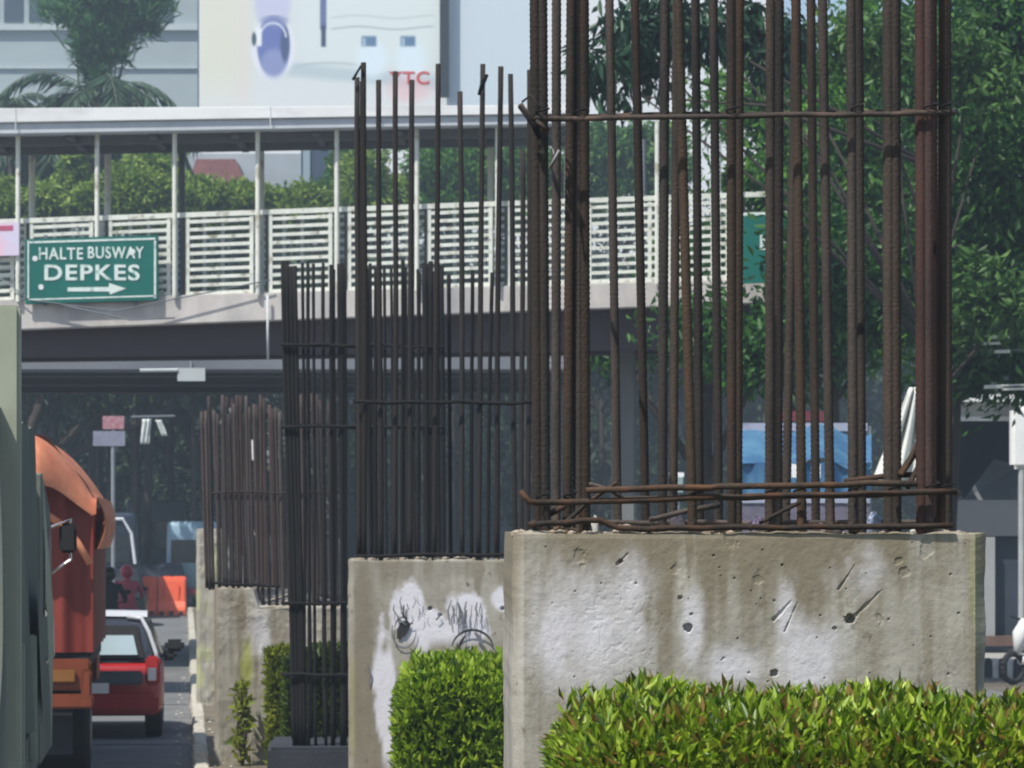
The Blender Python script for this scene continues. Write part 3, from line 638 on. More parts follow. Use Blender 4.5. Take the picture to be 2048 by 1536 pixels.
# pale triangle shaped to stand in for reflections on the truck side
g = MB(); g.add([(.09, 3.9, 2.80), (.13, 4.3, 2.1), (.12, 5.1, 1.9), (.10, 5.3, 1.0), (.12, 4.2, 1.6)], [(0, 1, 4), (1, 2, 3), (1, 3, 4)]); lbuild(g, 'reflection_patch', gt_l, TG)
for y in (1.6, 2.9, 7.0):
    for x in (-.25, -2.05): wheel(TG, x, y, .48, .3)

# ------------------------------------------------------------------ orange tarpaulin truck
orng = mat('tarp_orange', (.70, .27, .14), .6, .3, 3, bump=.25, bscale=8, col2=(.52, .15, .07)); redp = mat('tarp_red', (.22, .032, .02), .6, .35, 2.5, (1, 1, .3), .2, bscale=8)
orp = mat('paint_orange', (.20, .045, .015), .5, .3, 5); drk = mat('dark_chassis', (.02, .024, .03), .7, .3, 5)
TO = thing('orange_truck', 'truck under a bulging orange tarpaulin, deep red curtain hanging at its back', 'truck', ((186-1024)/S(34.4), 34.4, 0), YAW)
# the hood bulges backwards as a broad rolled edge
def ztarp(x):   # height of the hood across the width, x from 0 at the right edge to -2.3
    u = min(1, -x/.72); u2_ = min(1, (2.3+x)/.72); k = min(u, u2_); return 2.72+.64*math.sin(k*math.pi/2)**.9
def hood(u, v):
    x = .03-2.36*v; y = .20+u*5.1; xx = max(min(x, 0), -2.3); z = ztarp(xx)
    z += .03*math.sin(u*22+v*9)+.02*math.sin(v*40)*(u < .15); 
    return (x, y+.06*math.sin(v*17)*(1-u), z)
g = MB(); g.grid(hood, 40, 60)
def lip(u, v):
    x = .03-2.36*v; xx = max(min(x, 0), -2.3); z = ztarp(xx)
    return (x-.0, .20+.04*math.sin(v*17)-.62*math.sin(u*1.6)*min(1, .3+v*3), z+.02*math.sin(v*9)-.60*(1-math.cos(u*1.5))*min(1, .25+v*3)-.03*math.sin(v*23)*u-.012*math.sin(u*9+v*5))
g.grid(lip, 14, 60)
def sidec(u, v): y = -.06+u*5.3+.1*v; return (.04+.03*math.sin(u*20+v*3)+.05*math.sin(v*math.pi), y, 2.74-v*.5)
g.grid(sidec, 40, 6); lbuild(g, 'tarpaulin', orng, TO, smooth=True)
for k, (z0_, dz) in enumerate(((2.62, .05),)):
    pts = [(x, -.20-.03*k, ztarp(x)-.66-.1*k-.03*math.sin(x*9)) for x in [-.02-.12*i for i in range(19)]]
    g = MB(); g.tube(pts, .035, 7); lbuild(g, 'tarpaulin_fold', orng, TO, smooth=True)
g = MB(); g.grid(lambda u, v: (-2.28*u, .02+.035*math.sin(u*36)+.01*math.sin(u*90), 1.26+v*(ztarp(-2.28*u)-.12-1.26)), 90, 8)
g.grid(lambda u, v: (.0+.02*math.sin(u*30), .02+5.2*u, 1.26+v*1.38), 50, 6); lbuild(g, 'curtain', redp, TO, smooth=True)
g = MB(); g.box((-1.14, 2.6, 1.16), (2.2, 5.1, .14)); g.box((-1.14, 3.2, .86), (.8, 6.3, .26)); lbuild(g, 'chassis', drk, TO, bevel=.02)
g = MB(); g.box((-1.14, -.05, 1.05), (2.24, .12, .30)); lbuild(g, 'tail_beam', orp, TO, bevel=.02)
g = MB(); g.box((-1.14, -.08, .80), (2.3, .12, .14)); g.box((-.06, -.08, .95), (.10, .1, .3)); lbuild(g, 'bumper', orp, TO, bevel=.02)
for x in (-.3, -1.95): g = MB(); g.box((x, -.14, 1.04), (.28, .04, .12)); lbuild(g, 'tail_lamp', mat('lamp_amber', (.25, .11, .03), .3, .2), TO, bevel=.01)
for x in (-.45, -1.85):
    g = MB(); g.box((x, .25, .55), (.5, .03, .55)); lbuild(g, 'mud_flap', drk, TO)
for y in (1.0, 4.9):
    for x in (-.3, -1.98): wheel(TO, x, y, .45, .5 if y < 2 else .28)
g = MB(); g.box((-1.14, 5.95, 1.65), (2.1, 1.5, 2.0)); lbuild(g, 'cab', orp, TO, bevel=.12)
g = MB(); g.box((-1.14, 6.71, 1.95), (1.8, .02, .7)); lbuild(g, 'windscreen', MATS['glass_dark'], TO, bevel=.006)

# ------------------------------------------------------------------ cars
def loft(secs):      # sections: list of rings of equal length
    g = MB(); n = len(secs[0]); 
    for s_ in secs: g.v += [tuple(p) for p in s_]
    for j in range(len(secs)-1):
        for i in range(n): g.f.append((j*n+i, j*n+(i+1) % n, (j+1)*n+(i+1) % n, (j+1)*n+i))
    g.f.append(tuple(range(n))[::-1]); g.f.append(tuple((len(secs)-1)*n+i for i in range(n))); return g
def ringsec(y, hw, z0, z1, r=.12, tum=0, n=4):
    pts = []
    for cx, cz, a0 in ((hw-r, z0+r, -90), (hw-r-tum, z1-r, 0), (-hw+r+tum, z1-r, 90), (-hw+r, z0+r, 180)):
        for k in range(n+1):
            a = math.radians(a0+90*k/n); pts.append((cx+r*math.cos(a), y, cz+r*math.sin(a)))
    return pts
def car(label, loc, yaw, paint, L=3.9, W=1.66, H=1.47, cat='car', name='parked_car', detail=True, group=None, roofm=None, glass=None):
    t = thing(name, label, cat, loc, yaw, group); hw = W/2; glass = glass or MATS['glass_dark']; zb = .26; zbelt = H*.62
    secs = [ringsec(y, hw*k, zb+dz, zt, .13) for y, k, dz, zt in ((0, .86, .10, zbelt-.10), (.06, .94, .03, zbelt-.03), (.35, 1, 0, zbelt), (L*.45, 1, 0, zbelt+.0), (L*.72, 1, 0, zbelt-.04), (L*.95, .95, .02, zbelt-.26), (L, .84, .1, zbelt-.38))]
    lbuild(loft(secs), 'body', paint, t, smooth=True)
    secs = [ringsec(y, hw*.97*k, zbelt-.08, zt, .10, tum) for y, k, zt, tum in ((.10, .93, zbelt+.10, .02), (.22, .97, H-.14, .10), (.45, .97, H-.02, .13), (L*.40, .97, H, .13), (L*.55, .96, H-.08, .12), (L*.74, .94, zbelt+.03, .02))]
    cab = lbuild(loft(secs), 'cabin', roofm or paint, t, smooth=True)
    if detail:
        # rear window: frame and glass
        g = MB(); g.hexa([Vector(p) for p in ((-hw*.76, .045, zbelt+.02), (hw*.76, .045, zbelt+.02), (hw*.76, .16, zbelt+.02), (-hw*.76, .16, zbelt+.02), (-hw*.66, .16, H-.15), (hw*.66, .16, H-.15), (hw*.66, .3, H-.15), (-hw*.66, .3, H-.15))])
        lbuild(g, 'rear_window_frame', blk, t, bevel=.02)
        g = MB(); g.hexa([Vector(p) for p in ((-hw*.70, .03, zbelt+.04), (hw*.70, .03, zbelt+.04), (hw*.70, .1, zbelt+.04), (-hw*.70, .1, zbelt+.04), (-hw*.62, .12, H-.23), (hw*.62, .12, H-.23), (hw*.62, .2, H-.23), (-hw*.62, .2, H-.23))])
        lbuild(g, 'rear_window', mat('glass_sky_tint', (.42, .54, .58), .15, .1, 1, spec=1), t, bevel=.06)  # pale glass colour stands for the sky reflected in it
        g = MB(); g.box((0, -.03, .72), (W*.72, .05, .16)); lbuild(g, 'tailgate_trim', mat('trim_grey', (.08, .10, .11), .3, .2), t, bevel=.02)
        g = MB(); g.box((.0, -.065, .60), (.42, .012, .12)); lbuild(g, 'number_plate', mat('plate_white', (.75, .75, .72), .5, .1), t, bevel=.003)
        g = MB(); g.box((0, -.03, .42), (W*.94, .14, .24)); lbuild(g, 'bumper', paint, t, bevel=.05)
        g = MB(); g.grid(lambda u, v: ((u-.5)*W*.78, H*0+.34+v*.5, H-.055+.065*min(1, v*6)+.01*math.sin(u*3.14)), 8, 8); lbuild(g, 'roof_sky_strip', mat('highlight_white', (.48, .50, .53), .3, .1), t, smooth=True)  # white strip painted on as the sky's reflection on the roof
        for sx in (-1, 1):
            g = MB(); g.box((sx*hw*.86, .02, .80), (.17, .1, .34)); tl = lbuild(g, 'tail_lamp', mat('lamp_red', (.45, .03, .03), .2, .2), t, bevel=.03)
            g = MB(); g.box((sx*hw*.85, -.035, .76), (.10, .02, .15)); lbuild(g, 'reversing_lamp', mat('lamp_clear', (.75, .72, .72), .2, .1), tl, bevel=.008)
            g = MB(); g.box((sx*(hw+.13), L*.5, zbelt+.12), (.24, .12, .15)); g.box((sx*(hw+.06), L*.5, zbelt-.0), (.2, .1, .12)); lbuild(g, 'door_mirror', blk, t, bevel=.04)
            g = MB(); g.tube([(sx*hw*.50, .30, H-.05), (sx*hw*.70, .26, H-.07), (sx*hw*.80, .18, H-.22), (sx*hw*.90, .10, zbelt+.10), (sx*hw*.93, .05, zbelt)], .026, 6); lbuild(g, 'pillar_highlight', mat('highlight_white', (.75, .76, .78), .4, .1), t, smooth=True)  # white tube drawn as the highlight along the roof gutter
            g = MB(); g.hexa([Vector(p) for p in ((sx*(hw*.98), .5, zbelt+.02), (sx*(hw*.98), L*.66, zbelt+.02), (sx*(hw*.975+.005), L*.66, zbelt+.03), (sx*(hw*.975+.005), .5, zbelt+.03), (sx*(hw*.80), .55, H-.12), (sx*(hw*.80), L*.52, H-.12), (sx*(hw*.81), L*.52, H-.11), (sx*(hw*.81), .55, H-.11))])
            lbuild(g, 'side_window', glass, t)
    for sx in (-1, 1):
        for y in (.7, L-.75): wheel(t, sx*(hw-.11), y, .29, .2)
    return t
red_p = mat('paint_red', (.36, .018, .02), .25, .25, 3, spec=.6)
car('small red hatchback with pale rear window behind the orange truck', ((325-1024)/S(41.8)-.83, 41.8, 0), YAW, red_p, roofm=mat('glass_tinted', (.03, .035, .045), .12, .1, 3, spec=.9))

car('dark car held up behind the red barriers', (P(322, 0, 111).x, 111, 0), YAW, mat('paint_charcoal', (.03, .04, .055), .3, .2), detail=False)
car('black car close behind the two motorcycle riders', (P(228, 0, 92).x, 92, 0), YAW, mat('paint_black', (.015, .018, .022), .25, .2), detail=False)
car('grey car half seen left of the dark minibus', (P(262, 0, 117).x, 117, 0), YAW, mat('paint_grey', (.20, .23, .26), .3, .2), detail=False)
def van(label, loc, yaw, W, H, L, paint, name, cat, zb=.4, band=None, frame=None):
    t = thing(name, label, cat, loc, yaw)
    g = loft([ringsec(y, W/2*k, zb, H-d, .14, .06) for y, k, d in ((0, .95, .06), (.12, 1, 0), (L-.6, 1, 0), (L, .9, .5))]); lbuild(g, 'body', paint, t, smooth=True)
    g = MB(); g.box((0, -.004, H*.66), (W*.80, .03, H*.26)); f_ = lbuild(g, 'rear_window', MATS['glass_dark'], t, bevel=.01)
    if frame:
        pts = [(-W*.42, -.04, H*.5), (-W*.40, -.04, H*.84), (-W*.3, -.04, H*.94), (W*.3, -.04, H*.94), (W*.42, -.02, H*.80), (W*.47, -.02, H*.52)]
        g = MB(); g.tube(pts, .045, 6); lbuild(g, 'highlight_frame', frame, t)  # pale tube stands for highlights on the roof and pillar edges
    g = MB(); g.box((0, -.05, zb+.16), (W*.96, .12, .22)); lbuild(g, 'bumper', band or drk, t, bevel=.04)
    for sx in (-1, 1):
        g = MB(); g.box((sx*W*.42, -.02, H*.36), (.14, .05, .34)); lbuild(g, 'tail_lamp', MATS['lamp_red'], t, bevel=.015)
        for y in (.9, L-1.1): wheel(t, sx*(W/2-.14), y, .38, .26)
    return t
navy = mat('paint_navy', (.03, .045, .07), .4, .3, 2); blu = mat('paint_sky', (.28, .42, .52), .4, .2, 2); gry = mat('paint_gunmetal', (.045, .06, .07), .5, .3, 2)
van('dark minibus with painted highlights round its rear window left of the red barriers', (P(202, 0, 100).x, 100, 0), YAW, 2.0, 2.95, 6, navy, 'minibus', 'minibus', frame=mat('highlight_pale', (.7, .72, .75), .4, .1))
van('dark box truck in the shade behind the red barriers', (P(312, 0, 122).x, 122, 0), YAW, 2.1, 3.5, 7, gry, 'box_truck', 'truck')
van('pale blue van half hidden by the mossy farthest pillar', (P(386, 0, 112).x, 112, 0), YAW, 1.7, 2.75, 5, blu, 'blue_van', 'van', band=mat('band_red', (.3, .03, .04), .5, .2))

# ------------------------------------------------------------------ water-filled barriers
bar_r = mat('barrier_red', (.95, .15, .06), .5, .15, 4)
def barrier(label, px, yaw):
    Yb = 104; t = thing('road_barrier', label, 'barrier', tuple(Vector((P(px, 0, Yb).x, Yb, 0))), yaw, 'orange-red plastic road barriers')
    W_ = .80
    prof = [(-.28, 0), (.28, 0), (.28, .22), (.16, .42), (.11, 1.0), (.08, 1.14), (-.08, 1.14), (-.11, 1.0), (-.16, .42), (-.28, .22)]
    for k, (xa, xb) in enumerate(((-W_/2, W_/2),)):
        g = MB(); g.add([(xa, y, z) for y, z in prof]+[(xb, y, z) for y, z in prof], [tuple(range(10)), tuple(range(19, 9, -1))]+[(i, (i+1) % 10, (i+1) % 10+10, i+10) for i in range(10)]); lbuild(g, 'body', bar_r, t, bevel=.03)
    for x in (-.28, 0, .28): g = MB(); g.box((x, -.29, .08), (.12, .05, .12)); lbuild(g, 'fork_pocket', drk, t, bevel=.01)
    g = MB(); g.cyl((0, 0, 1.13), (0, 0, 1.18), .06, 10); lbuild(g, 'filler_cap', drk, t)
    for x in (-.2, .2): g = MB(); g.box((x, -.165, .72), (.05, .03, .40)); lbuild(g, 'rib', bar_r, t, bevel=.01)
    return t
barrier('left of the two orange-red plastic barriers on the road', 286, .0); barrier('right of the two orange-red plastic barriers on the road', 344, .03)
g = MB(); q = P(345, 0, 84); g.sphere((q.x-.0, 84, .06), .07, 8, 6); 

# ------------------------------------------------------------------ riders
def rider(label, px, Yr, jacket, helmet, seed):
    t = thing('motorcyclist', label, 'person', (P(px, 0, Yr).x, Yr, 0), YAW)
    def skin(name, J, E, m, root=0):
        me = bpy.data.meshes.new(name); me.from_pydata([j[:3] for j in J], E, []); o = bpy.data.objects.new(name, me); C.objects.link(o); o.parent = t
        o.modifiers.new('s', 'SKIN'); sl = me.skin_vertices[0].data
        for i, j in enumerate(J): sl[i].radius = (j[3], j[4] if len(j) > 4 else j[3])
        sl[root].use_root = True; s2_ = o.modifiers.new('u', 'SUBSURF'); s2_.levels = 2; s2_.render_levels = 2; me.materials.append(m); return o
    # seat at .78, leaning slightly forward (+y), arms to the grips
    J = [(0, 0, .82, .17, .13), (0, .05, 1.05, .15, .11), (0, .10, 1.30, .19, .12), (0, .12, 1.42, .07), (0, .14, 1.52, .06),
         (-.20, .13, 1.36, .075), (-.31, .24, 1.14, .055), (-.30, .50, 1.06, .042), (-.29, .60, 1.05, .04), (.20, .13, 1.36, .075), (.31, .24, 1.14, .055), (.30, .50, 1.06, .042), (.29, .60, 1.05, .04),
         (-.13, .05, .80, .11), (-.22, .42, .72, .085), (-.22, .30, .32, .055), (-.22, .42, .24, .045), (.13, .05, .80, .11), (.22, .42, .72, .085), (.22, .30, .32, .055), (.22, .42, .24, .045)]
    E = [(0, 1), (1, 2), (2, 3), (3, 4), (2, 5), (5, 6), (6, 7), (7, 8), (2, 9), (9, 10), (10, 11), (11, 12), (0, 13), (13, 14), (14, 15), (15, 16), (0, 17), (17, 18), (18, 19), (19, 20)]
    skin('body', J, E, jacket)
    g = MB(); g.sphere((0, .15, 1.60), .145, 14, 10, (1, 1.12, 1.02)); lbuild(g, 'helmet', helmet, t, smooth=True)
    return t
def motorcycle(label, px, Yr, paint):
    t = thing('motorcycle', label, 'motorcycle', (P(px, 0, Yr).x, Yr, 0), YAW)
    for y in (-.45, .80):
        g = MB(); n = 20; g.tube([(0, y+.27*math.cos(a*2*math.pi/n), .29+.27*math.sin(a*2*math.pi/n)) for a in range(n+1)], .045, 7, False); lbuild(g, 'wheel', blk, t)
    g = MB(); g.tube([(0, -.55, .62), (0, -.2, .70), (0, .15, .66), (0, .5, .75), (0, .62, .95)], [.09, .15, .13, .12, .06], 10); lbuild(g, 'bodywork', paint, t, smooth=True)
    g = MB(); g.tube([(0, -.5, .72), (0, .15, .75)], [.10, .12], 8); lbuild(g, 'seat', blk, t, smooth=True)
    g = MB(); g.tube([(-.33, .58, 1.05), (0, .62, 1.0), (.33, .58, 1.05)], .015, 6); lbuild(g, 'handlebar', blk, t)
    g = MB(); g.tube([(0, .62, .95), (0, .80, .29)], .03, 6); lbuild(g, 'fork', chrome, t)
    g = MB(); g.box((0, -.60, .66), (.16, .04, .08)); lbuild(g, 'tail_lamp', MATS['lamp_red'], t, bevel=.01)
    for sx in (-1, 1):
        g = MB(); g.tube([(sx*.28, .56, 1.05), (sx*.33, .54, 1.2)], .008, 5); g.sphere((sx*.35, .54, 1.24), .06, 8, 6, (1.2, .4, .8)); lbuild(g, 'mirror', blk, t)
motorcycle('motorcycle ridden by the person in the pink jacket', 254, 74, drk); motorcycle('motorcycle ridden by the person all in black', 218, 70, drk)
rider('rider in a pink-red jacket and red helmet beyond the red hatchback', 254, 74, mat('jacket_pink', (.62, .12, .17), .8, .3, 8), mat('helmet_red', (.5, .06, .09), .3, .1), 1)
rider('rider in black jacket and black helmet beyond the red hatchback', 218, 70, mat('jacket_black', (.02, .022, .03), .8, .3, 8), mat('helmet_black', (.015, .015, .02), .2, .1), 2)

# ------------------------------------------------------------------ footbridge
YB = 51.6; sB = S(YB)
cream = mat('rail_cream', (.78, .81, .73), .5, .2, 6, dirt=((.30, .29, .22), 7, (1, 1, 1), .56, .7)); wht = mat('roof_white', (.78, .80, .80), .5, .1, 2, dirt=((.5, .52, .52), 2, (.3, 1, 1), .5, .7))
gryp = mat('under_grey', (.62, .66, .68), .7, .25, 2); fasc = mat('fascia_concrete', (.58, .55, .52), .85, .25, 3, (1, 1, .4), .2, dirt=((.34, .33, .34), 1.2, (1, 1, .5), .5, .68)); grdm = mat('girder_brown', (.075, .058, .066), .8, .3, 1.5, (.3, 1, 1))
x0B, x1B = P(-260, 0, YB).x, P(1600, 0, YB).x
def rowz(py0, slope, px): return CH+(HZ-(py0+slope*px))/sB
TB = thing('footbridge', 'roofed pedestrian footbridge with cream slatted railings across the road', 'footbridge', ((x0B+x1B)/2, YB, 0))
def slab(name, m, y0, y1, top, bot, xa=-260, xb=1600, par=None, **k):      # top/bot = (row at px 0, slope)
    g = MB(); p = []
    for (r, sl) in (bot, top):
        for px, y in ((xa, y0), (xb, y0), (xb, y1), (xa, y1)): p.append(Vector((P(px, 0, YB).x, y, rowz(r, sl, px))))
    g.hexa(p); return g.build(name, m, par or TB, **k)
slab('fascia', fasc, YB, YB+.25, (600, -.028), (661, -.036), bevel=.015)
slab('fascia', fasc, YB+2.2, YB+2.45, (600, -.028), (661, -.036))
slab('deck', mat('deck_concrete', (.3, .3, .3), .8, .2), YB+.253, YB+2.197, (606, -.028), (655, -.036))
slab('girder', grdm, YB+.32, YB+.62, (640, -.036), (712, -.012)); slab('girder', grdm, YB+1.7, YB+2.0, (640, -.036), (712, -.012))
slab('roof_fascia', wht, YB-.35, YB-.05, (222, -.006), (251, -.016), -260, 1172, bevel=.01)
slab('roof_gutter', mat('gutter_grey', (.52, .56, .60), .5, .15, 3), YB-.30, YB+.0, (251.5, -.016), (273, -.018), -260, 1172, bevel=.01)
slab('roof_sheet', wht, YB-.047, YB+2.5, (224, -.006), (236, -.008), -260, 1172)
slab('roof_soffit', gryp, YB+.003, YB+2.45, (258, -.018), (264, -.018), -260, 1172)
for k in range(9):
    px = -200+k*165; slab('roof_beam', mat('beam_dark', (.16, .18, .20), .7, .2), YB+.1, YB+2.4, (265, -.018), (278, -.018), px, px+14)
slab('roof_purlin', MATS['beam_dark'], YB+.6, YB+.7, (266, -.018), (282, -.018), -260, 1172); slab('roof_purlin', MATS['beam_dark'], YB+1.9, YB+2.0, (266, -.018), (282, -.018), -260, 1172)
for px in (37, 543, 760):
    slab('roof_joint', gryp, YB-.356, YB-.348, (222, -.006), (273, -.018), px, px+2)
posts = [-120, 37, 195, 350, 516, 674, 834, 995, 1155, 1314, 1470]
for i, px in enumerate(posts):
    lo = CH+(HZ-(598-.028*px))/sB; hi = CH+(HZ-(268-.018*px))/sB
    g = MB(); g.tube([(P(px, 0, YB).x, YB-.05, lo-.05), (P(px, 0, YB).x, YB-.05, hi)], .035, 8); g.build('roof_post', mat('post_white', (.74, .76, .68), .5, .15, 4, dirt=((.4, .38, .3), 5, (1, 1, 1), .58, .7)), TB)
    g = MB(); g.tube([(P(px-16, 0, YB).x, YB+2.3, lo-.05), (P(px-16, 0, YB).x, YB+2.3, hi)], .05, 8); g.build('roof_post', MATS['beam_dark'] if i % 3 == 0 else MATS['post_white'], TB)
# railings: near one full of slats, far one with wider panels
NS = 10
for side, Yr, off in ((0, YB+.10, 0), (1, YB+2.28, 46)):
    ss = S(Yr)
    for i in range(len(posts)-1):
        pa, pb = posts[i]+off, posts[i+1]+off
        xa, xb = P(pa+24, 0, YB).x, P(pb-14, 0, YB).x
        top = lambda px: CH+(HZ-(447-.036*px))/ss; bot = lambda px: CH+(HZ-(604-.030*px))/ss
        g = MB()
        for px in (pa+24, pb-14, (pa+pb)/2+5 if side else pa+24): x = P(px, 0, YB).x; g.box((x, Yr, (top(px)+bot(px))/2), (.055, .04, top(px)-bot(px)))
        g.hexa([Vector((x, y, z+dz)) for dz in (-.02, .02) for x, y, z in ((xa, Yr-.018, bot(pa)), (xb, Yr-.018, bot(pb)), (xb, Yr+.018, bot(pb)), (xa, Yr+.018, bot(pa)))])
        pf = g.build('railing_panel', cream, TB)
        for k in range(NS):
            f_ = (k+.6)/NS; za = top(pa)*(1-f_)+bot(pa)*f_; zb_ = top(pb)*(1-f_)+bot(pb)*f_
            g = MB(); g.hexa([Vector((x, y, z+dz)) for dz in (-.024, .024) for x, y, z in ((xa, Yr-.015, za), (xb, Yr-.015, zb_), (xb, Yr+.015, zb_), (xa, Yr+.015, za))]); g.build('slat', cream, pf)
    g = MB(); g.hexa([Vector((P(px, 0, YB).x, y, CH+(HZ-(447-.036*px))/ss+dz)) for dz in (-.01, .06) for px, y in ((-260, Yr-.03), (1560, Yr-.03), (1560, Yr+.03), (-260, Yr+.03))]); g.build('handrail', cream, TB)
    for px in posts:
        if side == 0:
            g = MB(); px2 = px+18; g.box((P(px2, 0, YB).x, Yr+.02, CH+(HZ-(522-.033*px))/sB), (.06, .06, 155/sB)); g.build('railing_post', mat('post_dark', (.10, .10, .07), .7, .4, 4), TB)
# piers
pier_m = mat('pier_grey', (.19, .20, .20), .85, .25, 2, (1, 1, .3), .2)
for px, Yp in ((1253, YB+1.5), (-190, YB+1.5)):
    x = P(px, 0, Yp).x; g = MB(); g.box((x, Yp, 2.7), (.26, .5, 5.4)); g.build('pier', pier_m, TB, bevel=.03)
ring(TB, 'hanging_cable', [P(90, 602, YB-.1), P(160, 618, YB-.15), P(260, 640, YB-.15), P(350, 636, YB-.1)], .012, MATS['beam_dark'], 5)
ring(TB, 'hanging_cable', [P(0, 556, YB-.1), P(60, 600, YB-.12), P(230, 622, YB-.15), P(540, 560, YB-.1)], .010, MATS['beam_dark'], 5)
ring(TB, 'drain_pipe', [P(535, 590, YB-.08), P(536, 720, YB-.08)], .02, gryp, 6)

# sign plates
def text_mesh(txt, cx, cz, height, width, Yt, m, parent, name='lettering', bold=0.0, y_off=0):
    cu = bpy.data.curves.new('t', 'FONT'); cu.body = txt; cu.align_x = 'CENTER'; cu.align_y = 'CENTER'; cu.extrude = .004; cu.offset = bold; cu.space_character = 1.12
    o = bpy.data.objects.new('t', cu); C.objects.link(o); dg = bpy.context.evaluated_depsgraph_get(); dg.update()
    me = bpy.data.meshes.new_from_object(o.evaluated_get(dg)); bpy.data.objects.remove(o)
    n = len(me.vertices); co = np.empty(n*3); me.vertices.foreach_get('co', co); co = co.reshape(-1, 3)
    mn = co.min(0); mx = co.max(0); c = (mn+mx)/2
    out = np.stack([(co[:, 0]-c[0])*width/(mx[0]-mn[0])+cx, Yt-co[:, 2], (co[:, 1]-c[1])*height/(mx[1]-mn[1])+cz], 1)
    me.vertices.foreach_set('co', out.ravel()); me.materials.clear(); me.materials.append(m); me.update()
    return place(name, me, parent)
sgn = mat('sign_green', (.006, .14, .115), .45, .2, 2); wp = mat('sign_white', (.68, .78, .74), .5, .15, 14, dirt=((.25, .42, .38), 9, (1, 1, 1), .56, .68))
YS = YB-.12
TS = thing('direction_sign', 'green bus stop direction sign with white arrow on the footbridge railing', 'sign', tuple(P(185, 600, YS)))
def rquad(name, m, px0, px1, py0, py1, Y, t, th=.03, sl=-.03, bevel=.0, parent=None):
    g = MB(); g.hexa([Vector((P(px, 0, Y).x, y, P(0, py+sl*(px-(px0+px1)/2), Y).z)) for py in (py1, py0) for px, y in ((px0, Y), (px1, Y), (px1, Y+th), (px0, Y+th))]); return g.build(name, m, parent or t, bevel=bevel)
rquad('plate', sgn, 50, 317, 474, 605, YS, TS, bevel=.012)
for n_, a in (('border', (57, 311, 479, 483)), ('border', (57, 311, 594, 597)), ('border', (55, 58, 481, 596)), ('border', (308, 312, 481, 596))):
    rquad(n_, wp, *a, YS-.006, TS, .004)
text_mesh('HALTE', P(122, 0, YS).x, P(0, 507, YS).z, 24/sB, 88/sB, YS-.005, wp, TS, bold=.018)
text_mesh('BUSWAY', P(232, 0, YS).x, P(0, 505, YS).z, 24/sB, 112/sB, YS-.005, wp, TS, bold=.018)
text_mesh('DEPKES', P(184, 0, YS).x, P(0, 545, YS).z, 32/sB, 190/sB, YS-.005, wp, TS, bold=.022)
g = MB(); g.prism([(P(x, 0, YS).x, P(0, y, YS).z) for x, y in ((135, 575), (218, 574), (218, 566), (252, 577), (220, 589), (219, 583), (135, 583))], .004, Matrix.Translation((0, YS-.004, 0))); g.build('arrow', wp, TS)
for x, y in ((70, 517), (265, 503), (82, 574)): g = MB(); g.cyl(P(x, y, YS-.01), P(x, y, YS+.0), .04, 10); g.build('bolt', mat('bolt_white', (.85, .9, .88), .4, .05), TS)
for px in (90, 270): g = MB(); g.box((P(px, 0, YS).x, YS+.07, P(0, 540, YS).z), (.05, .06, 1.0)); g.build('bracket', MATS['beam_dark'], TS)
T_ = thing('banner', 'small pink and white banner tied to the railing at the left edge', 'banner', tuple(P(15, 515, YS)))
rquad('cloth', mat('banner_pink', (.75, .50, .60), .8, .2, 1.6, col2=(.55, .65, .85)), -60, 38, 446, 512, YS, T_, .01); rquad('stripe', mat('banner_red', (.5, .12, .2), .8, .2), -60, 26, 452, 462, YS-.004, T_, .003)
T_ = thing('road_sign', 'green road sign plate at the right end of the footbridge', 'sign', tuple(P(1510, 560, YS)))
rquad('plate', sgn, 1485, 1575, 430, 566, YS-.3, T_, .03); rquad('border', wp, 1486, 1574, 424, 430, YS-.3, T_, .03); rquad('pictogram', wp, 1520, 1532, 470, 500, YS-.306, T_, .005)
g = MB(); g.cyl((P(1550, 0, YS-.2).x, YS-.2, 0), (P(1550, 0, YS-.2).x, YS-.2, P(0, 420, YS).z), .06, 8); g.build('pole', MATS['beam_dark'], T_)

# ------------------------------------------------------------------ flyover beyond the footbridge and what stands in its shade
YF = 62
TF = thing('flyover', 'concrete flyover behind the footbridge, its slab added to shade the street', 'flyover', (P(300, 0, YF).x, YF, 0))
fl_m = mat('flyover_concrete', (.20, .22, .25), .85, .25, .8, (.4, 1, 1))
def fbox(name, m, pxa, pxb, y0, y1, za, zb_, par=TF, **k):
    g = MB(); xa, xb = P(pxa, 0, YF).x, P(pxb, 0, YF).x; g.box(((xa+xb)/2, (y0+y1)/2, (za+zb_)/2), (xb-xa, y1-y0, zb_-za)); return g.build(name, m, par, **k)
zl = CH+(HZ-742)/S(YF)
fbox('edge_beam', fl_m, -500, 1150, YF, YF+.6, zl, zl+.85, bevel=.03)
fbox('deck', fl_m, -500, 1150, YF+.603, YF+12, zl+.35, zl+.85)  # slab invented behind the edge beam to put the street in shade
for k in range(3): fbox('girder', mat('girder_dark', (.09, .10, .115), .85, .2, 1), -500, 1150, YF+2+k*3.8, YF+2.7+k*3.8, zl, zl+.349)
for px in (-250, 760, 1120): fbox('pier', pier_m, px, px+36, YF+5.9, YF+6.4, 0, zl-.001)
